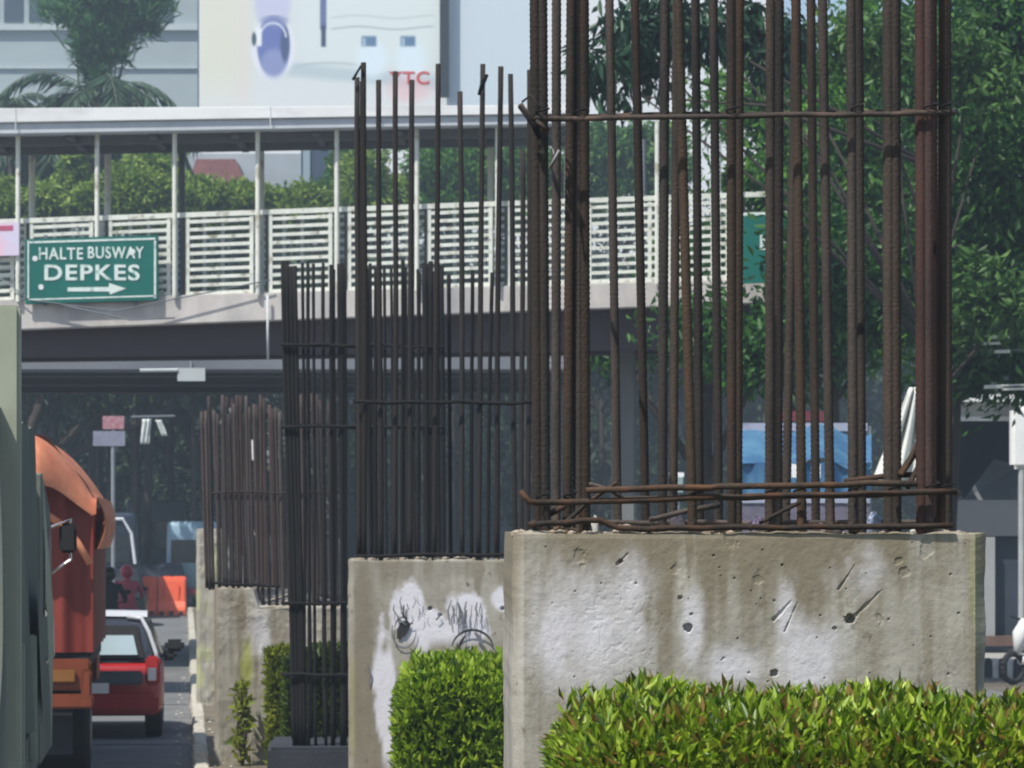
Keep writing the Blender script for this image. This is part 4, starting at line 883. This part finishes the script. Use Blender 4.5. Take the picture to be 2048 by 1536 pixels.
# lamp, signs, banner under it
T_ = thing('hanging_sign', 'small white sign board on an arm under the flyover', 'sign', tuple(P(382, 760, 61)))
rquad('board', mat('board_white', (.50, .55, .56), .6, .15), 355, 410, 736, 762, 61, T_, .08, 0); g = MB(); g.tube([P(280, 741, 61), P(356, 740, 61)], .03, 6); g.build('arm', MATS['board_white'], T_)
g = MB(); g.tube([P(382, 740, 61.04), P(382, 722, 62.2)], .02, 5); g.build('hanger', MATS['beam_dark'], T_)
T_ = thing('road_sign', 'grey two-part road sign on a thin pole under the flyover', 'sign', (P(226, 0, 84).x, 84, 0))
rquad('board', mat('board_lilac', (.24, .25, .33), .6, .2), 186, 250, 862, 892, 84, T_, .05, 0); rquad('board', mat('board_red', (.45, .33, .36), .6, .5, 9, col2=(.3, .05, .08)), 205, 248, 832, 858, 84, T_, .05, 0)
g = MB(); g.cyl((P(226, 0, 84).x, 84.06, 0), P(226, 834, 84.06), .05, 8); g.build('pole', mat('pole_grey', (.25, .27, .3), .5, .2), T_)
def cloth(px0, px1, py0, py1, Y, m, t, tilt=0, name='cloth'):
    g = MB(); g.grid(lambda u, v: P(px0+(px1-px0)*u+tilt*v, py0+(py1-py0)*v, Y)+Vector((0, .08*math.sin(u*14+v*3), 0)), 14, 8)
    bb = g.build(name, m, t, smooth=True); bb.modifiers.new('thick', 'SOLIDIFY').thickness = .01; return bb
T_ = thing('white_banner', 'torn pale banner hung between two trunks beyond the flyover', 'banner', tuple(P(310, 890, 100)))
cl = mat('cloth_pale', (.70, .74, .72), .8, .2, 4)
cloth(284, 302, 838, 888, 100, cl, T_, -3); cloth(310, 322, 840, 872, 100, cl, T_, 14)
g = MB(); g.tube([P(262, 834, 100.05), P(350, 832, 100.05)], .03, 5); g.build('rope', MATS['beam_dark'], T_)
T_ = thing('white_board', 'narrow white board seen through the bars of the broken-topped pillar', 'board', (P(490, 0, 78).x, 78, 0))
rquad('board', mat('board_bright', (.8, .8, .8), .6, .1), 468, 484, 866, 916, 78, T_, .05, 0); rquad('board', MATS['board_bright'], 492, 512, 880, 920, 78, T_, .05, 0); g = MB(); g.tube([(P(488, 0, 78).x, 78.09, 0), P(488, 900, 78.09)], .04, 6); g.box(P(490, 898, 78.08), (.5, .03, .05)); g.build('pole', MATS['pole_grey'], T_)

# ------------------------------------------------------------------ buildings behind
YW = 190
TW = thing('billboard_building', 'pale building whose front is one huge poster with a blue oval', 'building', (P(760, 0, YW).x, YW+4, 0))
wall_w = mat('wall_white', (.80, .82, .83), .8, .1, .5)
g = MB(); xa, xb = P(398, 0, YW).x, P(1560, 0, YW).x; g.box(((xa+xb)/2, YW+4.1, 22), (xb-xa, 8, 44)); g.build('wall', wall_w, TW)  # right part of the white wall also stands for bright sky behind leaves
TP_ = None
g = MB(); NXp, NYp = 330, 150; pxa, pxb, pya, pyb = 402., 1062., -60., 235.
g.grid(lambda u, v: tuple(P(pxa+(pxb-pxa)*u, pya+(pyb-pya)*v, YW-.06)), NXp, NYp); TP_ = g.build('poster', None, TW)
U = np.array([v.co for v in TP_.data.vertices]); PX = U[:, 0]*S(YW-.06)+1024; PY = HZ-(U[:, 2]-CH)*S(YW-.06)
col = np.tile(np.array([.72, .77, .76]), (len(U), 1))
def lay(mask, c): global col; col = col*(1-mask[:, None])+np.array(c)*mask[:, None]
def eb(cx, cy, rx, ry, soft): d = np.sqrt(((PX-cx)/rx)**2+((PY-cy)/ry)**2); return sm(-d, -1-soft, -1+soft)
def rb(x0, x1, y0, y1, soft): return sm(PX, x0-soft, x0+soft)*sm(-PX, -x1-soft, -x1+soft)*sm(PY, y0-soft, y0+soft)*sm(-PY, -y1-soft, -y1+soft)
lay(rb(380, 500, -90, 260, 25), (.76, .77, .64)); lay(rb(600, 900, -90, 130, 40), (.74, .82, .80)); lay(sm(PY, 120, 230)*.7, (.78, .80, .80)); lay(rb(470, 500, 0, 200, 14)*.5, (.80, .72, .68))
lay(sm(-np.abs(PY-(150+(PX-700)*.09))/22, -1, -.2)*rb(560, 900, 100, 260, 20)*.8, (.48, .58, .62)); lay(sm(-np.abs(PY-(136+10*np.sin(PX/60)))/5, -1, -.1)*rb(590, 740, 100, 200, 12)*.6, (.40, .48, .50))
lay(eb(545, 5, 36, 55, .25)*.75, (.55, .56, .80)); lay(eb(546, 95, 44, 66, .12), (.82, .84, .90)); lay(eb(547, 92, 33, 60, .10), (.13, .17, .45)); lay(eb(548, 128, 26, 30, .25)*.6, (.33, .38, .60))
lay(eb(570, 88, 9, 36, .3), (.05, .08, .20)); lay(eb(548, 42, 28, 12, .3)*.8, (.22, .26, .48)); lay(sm(-np.abs(np.hypot((PX-546)/26, (PY-76)/30)-1)*26, -3, -.6)*(PY < 74), (.66, .70, .86)); lay(rb(513, 523, 56, 92, 2.5), (.90, .92, .95)); lay(eb(508, 78, 5, 14, .3), (.04, .08, .10))
lay(rb(640, 653, -90, 60, 2)+0, (.12, .15, .32)); lay(rb(642, 652, 50, 94, 2), (.03, .05, .12))
for y0_, a_ in ((34, .45), (56, .75)): lay(sm(-np.abs(PY-(y0_+3*np.sin(PX/24)))/3.5, -1, -.1)*rb(662, 868, 0, 90, 6)*a_, (.38, .44, .45))
for x_ in (738, 816): lay(eb(x_+6, 118, 30, 36, .4), (.76, .88, .94)); lay(rb(x_-15, x_+15, 72, 93, 3), (.10, .20, .34)); lay(rb(x_-12, x_-7, 76, 95, 2)*.8, (.5, .65, .75))
lay(eb(818, 178, 42, 26, .5)*.55, (.85, .45, .47)); lay(rb(900, 1080, -90, 240, 3), (.60, .69, .74))
ca = TP_.data.color_attributes.new('print', 'FLOAT_COLOR', 'POINT'); arr = np.ones((len(U), 4), 'f'); arr[:, :3] = col; ca.data.foreach_set('color', arr.ravel())
mp_ = mat('poster_print', (.7, .7, .7), .6, .1, .5); TP_.data.materials.clear(); TP_.data.materials.append(mp_)
at_ = mp_.node_tree.nodes.new('ShaderNodeAttribute'); at_.attribute_name = 'print'; mp_.node_tree.links.new(at_.outputs['Color'], mp_.node_tree.nodes['Principled BSDF'].inputs['Base Color'])
text_mesh('YTC', P(818, 0, YW).x, P(0, 156, YW).z, 26/S(YW), 82/S(YW), YW-.075, mat('print_red', (.62, .06, .05), .7, .1), TP_, bold=.02)
g = MB(); g.box((P(889, 0, YW-.5).x, YW-.6, P(0, 30, YW-.5).z), (.5, .25, 330/S(YW))); g.build('dark_post', mat('post_teal', (.004, .010, .014), .5, .2), TW)

YG = 215
TGb = thing('office_block', 'hazy grey-blue office block with strip windows at the top left', 'building', (P(150, 0, YG).x, YG+5, 0))
wb = mat('wall_bluegrey', (.36, .43, .45), .8, .12, .3)
g = MB(); xa, xb = P(-420, 0, YG).x, P(395, 0, YG).x; g.box(((xa+xb)/2, YG+5, 24), (xb-xa, 9.9, 48)); g.build('wall', wb, TGb)
for r in range(3):
    for k in range(16):
        px = -400+k*50+2; 
        if px+44 > 390: continue
        y1_ = 44-r*190
        rquad('window', mat('window_dark', (.035, .06, .085), .2, .3, 1, spec=.8), px+6, px+44, y1_-110, y1_, YG-.02, TGb, .06, 0)
rquad('ledge', mat('ledge', (.48, .55, .56), .8, .1), -420, 395, 48, 60, YG-.25, TGb, .3, 0); rquad('ledge', MATS['ledge'], -420, 395, 134, 137, YG-.1, TGb, .12, 0)
TD = thing('dark_backdrop', 'long dark backdrop building added to block bright gaps behind the far trees', 'building', (P(900, 0, 176).x, 176, 0))
shade_m = mat('backdrop_dark', (.022, .030, .042), .35, .3, .4)  # dark wall added to keep the far street dim behind the trees
g = MB(); xa, xb = P(-700, 0, 176).x, P(2500, 0, 176).x; g.box(((xa+xb)/2, 179, 6.2), (xb-xa, 6, 12.4)); g.build('wall', shade_m, TD)
for k in range(5): g = MB(); g.box(((xa+xb)/2, 175.95, 1.2+k*2.6), (xb-xa, .1, .14)); g.build('backdrop_band', mat('backdrop_stripe', (.05, .06, .07), .6, .2), TD)
# house with a red roof and a dark blue annex seen above the railing
TH = thing('red_roofed_house', 'low grey house with a red tiled roof seen between the footbridge posts', 'house', (P(500, 0, 165).x, 165, 0))
g = MB(); xa, xb = P(345, 0, 166).x, P(690, 0, 166).x; g.box(((xa+xb)/2, 170, 9.9), (xb-xa, 8, 19.8)); g.build('wall', mat('wall_grey', (.38, .43, .46), .8, .15, .6), TH)
q = [P(x, y, 162.5) for x, y in ((372, 385), (500, 385), (470, 318), (392, 318))]; g = MB(); g.add(q+[v+Vector((0, 3.2, .0)) for v in q], [(0, 1, 2, 3), (4, 7, 6, 5), (0, 3, 7, 4), (1, 5, 6, 2), (3, 2, 6, 7), (0, 4, 5, 1)]); g.build('roof', mat('roof_red', (.30, .12, .11), .8, .4, 5), TH)
rquad('annex', mat('annex_blue', (.035, .06, .10), .5, .2, 1), 602, 664, 285, 420, 162.6, TH, 1.3, 0)
for k in range(3): rquad('window', mat('window_pale', (.3, .38, .42), .3, .1), 606+k*20, 620+k*20, 300, 370, 162.5, TH, .04, 0) if k == 0 else None

# ------------------------------------------------------------------ trees behind the bridge
gz = Vector((0, 0, 0))
def gbase(px, Y): return (P(px, 0, Y).x, Y, 0)
tree('feathery pale green tree spreading upwards above the roof at the top left', gbase(192, 130), [B(192, 110, 130, 30, 60), B(215, -30, 130, 125, 70), B(150, 10, 130, 60, 60), B(270, 20, 130, 60, 60), B(200, 60, 130, 62, 50), B(235, 95, 130, 36, 40), B(170, 85, 130, 30, 40), B(192, 160, 130, 18, 40)], 13000, .55, .12, leafmat('leaf_fan', ['3A6E3C', '5A8C4A', '508468', '78A45C'], .5, .5), 'feathery_tree', .2, droop=1.1, seed=21, shell=.3)
def palm(label, px, py, Y, Lf, n, seed):
    t = thing('palm_tree', label, 'palm', gbase(px, Y)); rr = random.Random(seed); rng = np.random.RandomState(seed); c = P(px, py, Y); b = Vector(gbase(px, Y))
    g = MB(); g.tube([b, b.lerp(c, .5)+Vector((.1, 0, 0)), c], [.16, .12, .10], 9); g.build('trunk', MATS['bark'], t, smooth=True)
    for i in range(n):
        az = i*2.4+rr.uniform(-.3, .3); el = rr.uniform(.3, .95); d = Vector((math.cos(az), math.sin(az)*.8, 0)); pts = []; L_ = Lf*rr.uniform(.8, 1.1)
        for k in range(13):
            u = k/12; pts.append(c+d*L_*u*(1-.12*u)+Vector((0, 0, L_*(el*u-1.15*u*u))))
        pp = []; dd = []
        for k in range(1, 12):
            for q in range(4):
                u = (k+q/4)/12; a = pts[k].lerp(pts[min(k+1, 12)], q/4); tg = (pts[min(k+1, 12)]-pts[k-1]).normalized(); sd_ = tg.cross(Vector((0, 0, 1))).normalized()
                for sg in (-1, 1): pp.append(tuple(a)); dd.append(tuple(sd_*sg*.7+tg*.5+Vector((0, 0, -.55+rr.uniform(-.15, .1)))))
        me = leaf_mesh('frond', np.array(pp)-np.array(t.location), np.array(dd), Lf*.23, .09, rng, LM_palm); fo = place('frond', me, t, (0, 0, 0))
        g = MB(); g.tube([p-Vector(t.location) for p in pts], [.022]*6+[.012]*7, 5); lbuild(g, 'frond_rib', mat('frond_rib', (.16, .20, .10), .6, .2), fo)
    return t
palm('dark palm with drooping fronds in front of the office block', 196, 196, 128, 4.6, 14, 4)
palm('small palm leaning over the roof at the far left edge', 20, 205, 129, 2.5, 9, 6)
row = [(-40, 400, 60), (60, 380, 66), (140, 370, 70), (230, 350, 68)]
tree('mottled rounded tree behind the railing at the left edge', gbase(30, 132), [B(20, 330, 132, 95, 80), B(90, 370, 132, 70, 60), B(-40, 390, 132, 80, 60), B(40, 420, 132, 120, 40), B(120, 300, 132, 40, 40)], 20000, .3, .45, LM_mid, seed=31, trunk_r=.2)
tree('mottled olive tree behind the footbridge post second from the left edge', gbase(230, 131), [B(225, 330, 131, 50, 60), B(160, 300, 131, 50, 45), B(285, 310, 131, 45, 50), B(200, 400, 131, 90, 45)], 14000, .27, .4, LM_mid, seed=32, trunk_r=.18)
for i, (px, py, rx, ry, lab) in enumerate([(270, 405, 60, 45, 'sunlit yellow-green shrub just right of the green direction sign'), (390, 410, 58, 42, 'bright shrub below the red roof of the house'), (490, 415, 50, 38, 'bright shrub beside the third white post of the footbridge'), (590, 420, 55, 38, 'bright shrub below the dark blue annex')]):
    tree(lab, gbase(px, 112+i*.6), [B(px, py-[22, 4, 6, 0][i], 112+i*.6, rx*1.1, ry), B(px+20, py+25, 112+i*.6, rx, ry*.8), B(px-22, py+4, 112+i*.6, rx*.6, ry*.9), B(px+34, py-8*i, 112+i*.6, rx*.4, ry*.7)], 9000, .25, .45, LM_bright, 'tall_shrub', .08, seed=40+i, group='sunlit shrubs behind the railing', cat='shrub', droop=.2)
tree('loose yellow-green tree between the second and third white posts of the footbridge', gbase(285, 116), [B(300, 350, 116, 50, 50), B(240, 380, 116, 50, 40), B(330, 385, 116, 40, 40), B(180, 400, 116, 50, 30)], 9000, .27, .42, LM_bright, seed=56, trunk_r=.14)
tree('patchy light green bush behind the railing above the green direction sign', gbase(110, 117), [B(110, 400, 117, 60, 40), B(50, 410, 117, 60, 40), B(150, 340, 117, 26, 50), B(-10, 400, 117, 50, 40)], 8000, .27, .42, LM_bright, seed=58, trunk_r=.1)
tree('leafy dark green tree right of the blue annex behind the footbridge', gbase(700, 118), [B(700, 340, 118, 40, 60), B(640, 400, 118, 50, 30), B(560, 400, 118, 40, 22)], 7000, .27, .42, LM_mid, seed=57, trunk_r=.14)
tree('tree with yellowish leaves behind the bars of the graffiti pillar', gbase(740, 114), [B(735, 370, 114, 50, 70), B(780, 400, 114, 50, 45), B(700, 405, 114, 40, 40)], 9000, 0.26, .4, LM_bright, seed=51, trunk_r=.1)
tree('blue-green tree behind the middle of the footbridge', gbase(900, 114), [B(890, 340, 114, 60, 60), B(960, 350, 114, 60, 65), B(850, 390, 114, 40, 45), B(930, 410, 114, 80, 40)], 12000, 0.26, .4, LM_mid, seed=52, trunk_r=.14)
tree('dense tree between the graffiti pillar and the nearest pillar bars', gbase(1050, 114), [B(1040, 330, 114, 50, 65), B(1090, 350, 114, 50, 70), B(1050, 410, 114, 60, 50)], 10000, 0.26, .4, LM_mid, seed=53, trunk_r=.14)
tree('light green tree behind the left bars of the nearest pillar', gbase(1230, 114), [B(1210, 300, 114, 55, 50), B(1270, 310, 114, 60, 55), B(1180, 350, 114, 45, 60), B(1250, 390, 114, 70, 50), B(1330, 330, 114, 50, 70)], 14000, 0.26, .4, leafmat('leaf_fresh', ['2E5A2A', '4C7A36', '6A8F42', '3C6B40'], .5, .4), seed=54, trunk_r=.14)
# big trees at the right
tree('large tree whose long leaves hang before the bright sky', gbase(1860, 44), [B(1862, -150, 44, 60, 60), B(1250, 60, 44, 60, 60), B(1200, 130, 43.5, 45, 60), B(1320, 20, 44, 70, 60), B(1230, 190, 43.6, 25, 30), B(1400, 60, 44, 70, 60), B(1300, 130, 44.5, 40, 40), B(1480, 30, 45, 80, 60), B(1560, 90, 45, 80, 60), B(1440, -120, 45, 200, 60)], 3700, .27, .26, leafmat('leaf_long', ['16301F', '24442B', '33583A', '1D3A2C'], .4, .25), 'broadleaf_tree', .07, seed=61, droop=-1.0, shell=.2)
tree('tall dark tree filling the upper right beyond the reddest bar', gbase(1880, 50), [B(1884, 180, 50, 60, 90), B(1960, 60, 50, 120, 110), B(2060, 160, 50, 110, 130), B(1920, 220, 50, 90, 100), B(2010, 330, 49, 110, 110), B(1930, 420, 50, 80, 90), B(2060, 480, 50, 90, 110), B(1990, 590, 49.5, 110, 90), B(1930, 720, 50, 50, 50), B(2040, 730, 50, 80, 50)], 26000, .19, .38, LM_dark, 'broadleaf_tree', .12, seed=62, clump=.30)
tree('branch mass tinted yellow-green as if sunlit, right of the reddest bar', gbase(1884, 47), [B(1888, 110, 47, 20, 40), B(1940, 130, 47, 45, 55), B(1985, 190, 47, 40, 35), B(1915, 60, 47, 30, 50), B(1970, 560, 47, 60, 45), B(2030, 620, 47, 50, 40), B(1930, 640, 47, 35, 50), B(1770, 60, 47, 40, 60), B(1665, 110, 47, 30, 60)], 3000, .19, .4, leafmat('leaf_lit_tint', ['25481F', '42692A', '5F8540', '33562A'], .5, .4), 'broadleaf_tree', .07, seed=66, clump=.22)  # sunlit clumps put into a brighter leaf colour
tree('mid green tree behind the middle bars of the nearest pillar', gbase(1690, 56), [B(1640, 180, 56, 90, 100), B(1750, 120, 56, 90, 100), B(1560, 330, 56, 80, 90), B(1700, 330, 56, 100, 100), B(1800, 430, 56, 80, 100), B(1620, 480, 56, 90, 90), B(1720, 580, 56, 110, 80), B(1840, 620, 56, 70, 80), B(1780, 250, 56, 80, 90), B(1530, 180, 56, 60, 90)], 25000, .2, .38, LM_mid, 'broadleaf_tree', .12, seed=63, clump=.33)
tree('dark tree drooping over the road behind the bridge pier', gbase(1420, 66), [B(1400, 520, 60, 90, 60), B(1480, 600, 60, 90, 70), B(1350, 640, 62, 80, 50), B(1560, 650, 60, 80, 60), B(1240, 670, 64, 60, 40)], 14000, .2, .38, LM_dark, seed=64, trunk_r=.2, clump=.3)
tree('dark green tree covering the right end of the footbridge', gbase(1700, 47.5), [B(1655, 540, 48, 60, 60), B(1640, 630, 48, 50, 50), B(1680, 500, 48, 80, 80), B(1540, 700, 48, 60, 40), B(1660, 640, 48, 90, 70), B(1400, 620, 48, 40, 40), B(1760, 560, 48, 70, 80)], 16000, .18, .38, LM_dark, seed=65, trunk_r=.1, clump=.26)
# far shade trees: trunks and crowns that close the street
Ysh = 118
for i, (px, w_, lab) in enumerate([(60, 20, 'dark trunk at the left behind the orange hood'), (275, 22, 'thick dark trunk left of the torn pale banner'), (350, 18, 'thick dark trunk right of the torn pale banner'), (960, 20, 'dark trunk behind the right bars of the graffiti pillar'), (1190, 18, 'dark trunk behind the left bars of the nearest pillar'), (1400, 18, 'dark trunk behind the middle of the nearest pillar')]):
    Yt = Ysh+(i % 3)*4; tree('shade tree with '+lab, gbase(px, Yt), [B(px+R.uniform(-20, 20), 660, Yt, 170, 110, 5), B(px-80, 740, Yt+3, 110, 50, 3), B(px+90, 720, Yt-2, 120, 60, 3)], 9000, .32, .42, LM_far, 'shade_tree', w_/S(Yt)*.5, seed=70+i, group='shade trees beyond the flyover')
for i in range(4):
    Yt = 112+i*9; zc = CH+(HZ-690)/S(Yt)  # crowns added overhead, mostly hidden by the bridge, to darken the street
    t_ = tree('spreading tree added to shade the road beyond the barriers', gbase(560 if i % 2 else -60, Yt), [((P(120+(i % 2)*170, 0, Yt).x, Yt, zc), (6.5, 5, 1.9)), ((P(420, 0, Yt).x, Yt+2, zc+.8), (6, 5, 1.9)), ((P(-80, 0, Yt).x, Yt-1, zc+.6), (6, 5, 1.9)), ((P(720, 0, Yt).x, Yt-1, zc+.6), (6, 5, 1.9))], 13000, .42, .5, LM_far, 'street_tree', .3, seed=120+i, group='trees added to shade the road')
for i in range(13):
    px = -420+i*210; Yt = 150+(i % 2)*12
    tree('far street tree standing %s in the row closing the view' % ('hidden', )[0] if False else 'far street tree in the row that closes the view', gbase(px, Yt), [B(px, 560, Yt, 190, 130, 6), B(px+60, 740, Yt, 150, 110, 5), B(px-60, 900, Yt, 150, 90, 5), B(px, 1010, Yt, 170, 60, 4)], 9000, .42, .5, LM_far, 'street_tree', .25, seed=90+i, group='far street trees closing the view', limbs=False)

# ------------------------------------------------------------------ right side: stall, gatehouse, kerb
TSt = thing('tarpaulin_stall', 'street stall under a light blue tarpaulin seen through the right bars', 'stall', (P(1610, 0, 46).x, 46, 0))
tb = mat('tarp_blue', (.025, .09, .20), .6, .3, 2.5, (1, 1, .6), col2=(.07, .18, .28)); Yt = 45
g = MB(); g.grid(lambda u, v: P(1478+265*u, 858+(70)*v+8*math.sin(u*9), Yt-1.2*v)+Vector((0, 0, .05*math.sin(u*12))), 30, 6); g.build('canopy', tb, TSt, smooth=True)
g = MB(); g.grid(lambda u, v: P(1480+262*u, 925+75*v, Yt-1.2+.06*math.sin(u*26)), 60, 5); g.build('side_cloth', tb, TSt, smooth=True)
rquad('stripe', mat('cloth_white', (.34, .37, .46), .7, .1), 1486, 1735, 846, 862, Yt-.05, TSt, .03, 0); rquad('stripe', mat('cloth_red', (.16, .03, .04), .7, .2), 1540, 1650, 822, 842, Yt-.02, TSt, .03, 0)
for px in (1482, 1738): g = MB(); g.cyl((P(px, 0, Yt).x, Yt, 0), P(px, 852, Yt), .03, 7); g.build('stall_pole', MATS['pole_grey'], TSt)
rquad('counter', mat('counter_grey', (.16, .15, .20), .7, .4, 6), 1480, 1740, 1008, 1110, Yt-1.4, TSt, .7, 0); rquad('counter_edge', MATS['cloth_white'], 1480, 1740, 997, 1006, Yt-1.42, TSt, .72, 0)
for x in (1592, 1632): rquad('price_card', MATS['board_bright'], x-9, x+9, 928, 955, Yt-1.45, TSt, .02, 0)
T_ = thing('white_tarpaulin', 'white cloth hanging in a flared drape right of the blue stall', 'tarpaulin', (P(1790, 0, 43).x, 43, 0))
g = MB()
g.grid(lambda u, v: P(1818+(1738-1812)*v*(1-u)**.9*1.0+22*u, 775+190*v, 43+.1*math.sin(u*16+v*2)), 26, 12); bb = g.build('cloth', mat('cloth_offwhite', (.70, .71, .66), .8, .15, 3, (3, 1, .3)), T_, smooth=True); bb.modifiers.new('t', 'SOLIDIFY').thickness = .012
g = MB(); g.cyl((P(1838, 0, 43.1).x, 43.1, 0), P(1838, 770, 43.1), .035, 7); g.build('pole', MATS['pole_grey'], T_)
T_ = thing('white_box', 'small white box beyond the second bars of the nearest pillar', 'box', tuple(P(1355, 972, 44))); rquad('lid', MATS['board_bright'], 1340, 1368, 945, 954, 44, T_, .25, 0); rquad('side', mat('box_side', (.25, .33, .33), .6, .1), 1342, 1366, 954, 985, 44, T_, .2, 0)
g = MB(); g.cyl((P(1354, 0, 44.1).x, 44.1, 0), P(1354, 985, 44.1), .04, 7); g.build('pole', MATS['pole_grey'], T_)

YK = 66
TK = thing('gatehouse', 'low grey gatehouse with a wide dark opening at the right edge', 'gatehouse', (P(2010, 0, YK).x, YK, 0))
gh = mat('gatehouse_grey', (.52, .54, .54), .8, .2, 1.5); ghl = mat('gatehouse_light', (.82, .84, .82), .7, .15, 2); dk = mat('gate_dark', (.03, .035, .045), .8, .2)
rquad('roof_edge', ghl, 1903, 2250, 789, 803, YK-.5, TK, .4, 0); rquad('roof', gh, 1906, 2250, 797, 803, YK-.09, TK, 5, 0)
rquad('lintel', gh, 1908, 2250, 804, 840, YK, TK, .4, 0, bevel=.02); rquad('lintel_trim', ghl, 1908, 2250, 833, 842, YK-.05, TK, .045, 0)
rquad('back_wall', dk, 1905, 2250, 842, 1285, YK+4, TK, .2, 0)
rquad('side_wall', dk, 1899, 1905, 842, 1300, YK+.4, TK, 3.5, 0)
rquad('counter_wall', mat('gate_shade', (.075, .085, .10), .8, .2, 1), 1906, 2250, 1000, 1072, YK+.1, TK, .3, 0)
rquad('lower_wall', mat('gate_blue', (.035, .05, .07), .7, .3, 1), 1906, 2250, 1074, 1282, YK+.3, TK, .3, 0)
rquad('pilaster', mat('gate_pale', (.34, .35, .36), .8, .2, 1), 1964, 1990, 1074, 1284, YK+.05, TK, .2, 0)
rquad('pillar', ghl, 2022, 2070, 812, 938, YK-.6, TK, .3, 0, bevel=.08); rquad('plinth', mat('gate_plinth', (.16, .10, .08), .9, .3, 3), 1955, 2250, 1272, 1292, YK-.0, TK, .4, 0)
g = MB(); g.cyl(P(2043, 936, YK-.5), P(2043, 1290, YK-.5), .06, 10); g.build('post', mat('post_pale', (.42, .44, .44), .6, .2), TK)
T_ = thing('grey_tent', 'grey peaked tent cloth inside the dark gatehouse opening', 'tent', tuple(P(1985, 1000, YK+1.5)))
g = MB(); q = [P(1925, 1002, YK+1.2), P(2030, 1002, YK+1.2), P(2060, 1002, YK+2.4), P(1960, 1002, YK+2.6), P(1988, 918, YK+1.8), P(2040, 930, YK+2)]
g.add(q, [(0, 1, 5, 4), (0, 4, 3), (1, 2, 5), (2, 3, 4, 5), (0, 3, 2, 1)]); g.build('tent_cloth', mat('tent_grey', (.13, .14, .15), .8, .2, 2), T_)
T_ = thing('parked_scooter', 'white-fronted scooter cropped by the right edge below the gatehouse', 'scooter', tuple(Vector((P(2088, 0, 57).x, 57, .02))), math.radians(35))
sw = mat('scooter_white', (.75, .76, .74), .35, .1)
g = MB(); g.tube([(-.42, 0, 1.02), (-.5, 0, .8), (-.58, 0, .45)], [.05, .13, .05], 10); lbuild(g, 'front_shield', sw, T_, smooth=True)
g = MB(); g.tube([(-.5, 0, .38), (0, 0, .34), (.3, 0, .6), (.75, 0, .72)], [.08, .12, .2, .10], 10); lbuild(g, 'body', sw, T_, smooth=True)
g = MB(); g.tube([(.1, 0, .78), (.7, 0, .84)], [.12, .11], 8); lbuild(g, 'seat', blk, T_, smooth=True)
for x in (-.66, .62): g = MB(); g.tube([(x+.22*math.cos(a*.3142), 0, .26+.22*math.sin(a*.3142)) for a in range(21)], .05, 7, False); lbuild(g, 'wheel', blk, T_)
g = MB(); g.tube([(-.4, -.32, 1.06), (-.45, 0, 1.0), (-.4, .32, 1.06)], .02, 6); lbuild(g, 'handlebar', blk, T_)
# pavement with a striped kerb
YPv = 60
g = MB(); g.box((P(2300, 0, YPv).x, YPv+20.2, .10), (900/S(YPv), 40, .20)); struct(g.build('pavement', mat('paving', (.34, .33, .30), .9, .2, 1, bump=.2)))
kb = struct(thing('striped_kerb', '', ''))
for k in ('label', 'category'): del kb[k]
for i in range(20):
    px = 1955+i*13; sl = .25
    a = P(px, 0, YPv).x; g = MB(); g.box((a+.05, YPv-.03-i*.09, .15), (11/S(YPv), .22, .34)); g.build('kerb_block', mat('kerb_white', (.66, .66, .62), .8, .2, 8) if i % 2 == 0 else mat('kerb_black', (.05, .055, .07), .8, .2, 8), kb, bevel=.01)
T_ = thing('roof_slats', 'pale louvre slats glimpsed among leaves above the gatehouse', 'louvre', tuple(P(2000, 700, 62)))
for x0, x1, y0, y1 in ((1968, 2022, 671, 677), (1950, 2010, 684, 689), (1990, 2020, 700, 706), (1970, 2048, 769, 776), (2005, 2120, 771, 779)): rquad('slat', mat('slat_pale', (.72, .75, .70), .6, .1), x0, x1, y0, y1, 48.6, T_, .12, -.03)
g = MB(); g.cyl((P(2110, 0, 48.75).x, 48.75, 0), P(2110, 665, 48.75), .04, 6); g.build('slat_post', MATS['beam_dark'], T_)
g = MB(); g.cyl(P(1960, 700, 48.8), P(2112, 700, 48.8), .015, 5); g.build('slat_arm', MATS['beam_dark'], T_)

# ------------------------------------------------------------------ loose stones along the kerb
mb = MB(); rr = random.Random(77)
for i in range(170):
    a = rr.uniform(27, 60); o_ = rr.choice([rr.gauss(.12, .08), rr.gauss(-.26, .06)]); q = roadpt(o_, a, .11 if o_ > 0 else .01); mb.sphere(tuple(q), rr.uniform(.006, .022), 5, 4, (1.2, 1, .7))
o = mb.build('loose_stones', mat('stone_pale', (.55, .52, .45), .9, .3, 20)); tag(o, 'pale grit and broken bits lying along the median kerb', 'grit', kind='stuff')

# ------------------------------------------------------------------ street haze
g = MB(); g.box((0, 130, 29), (460, 340, 60)); hz = g.build('haze', None); hz['kind'] = 'stuff'
m = bpy.data.materials.new('haze'); m.use_nodes = True; N = m.node_tree.nodes; N.remove(N['Principled BSDF'])
pv = N.new('ShaderNodeVolumePrincipled'); pv.inputs['Density'].default_value = .0014; pv.inputs['Color'].default_value = (.72, .87, 1, 1); pv.inputs['Anisotropy'].default_value = .3
m.node_tree.links.new(pv.outputs[0], N['Material Output'].inputs['Volume']); hz.data.materials.append(m)
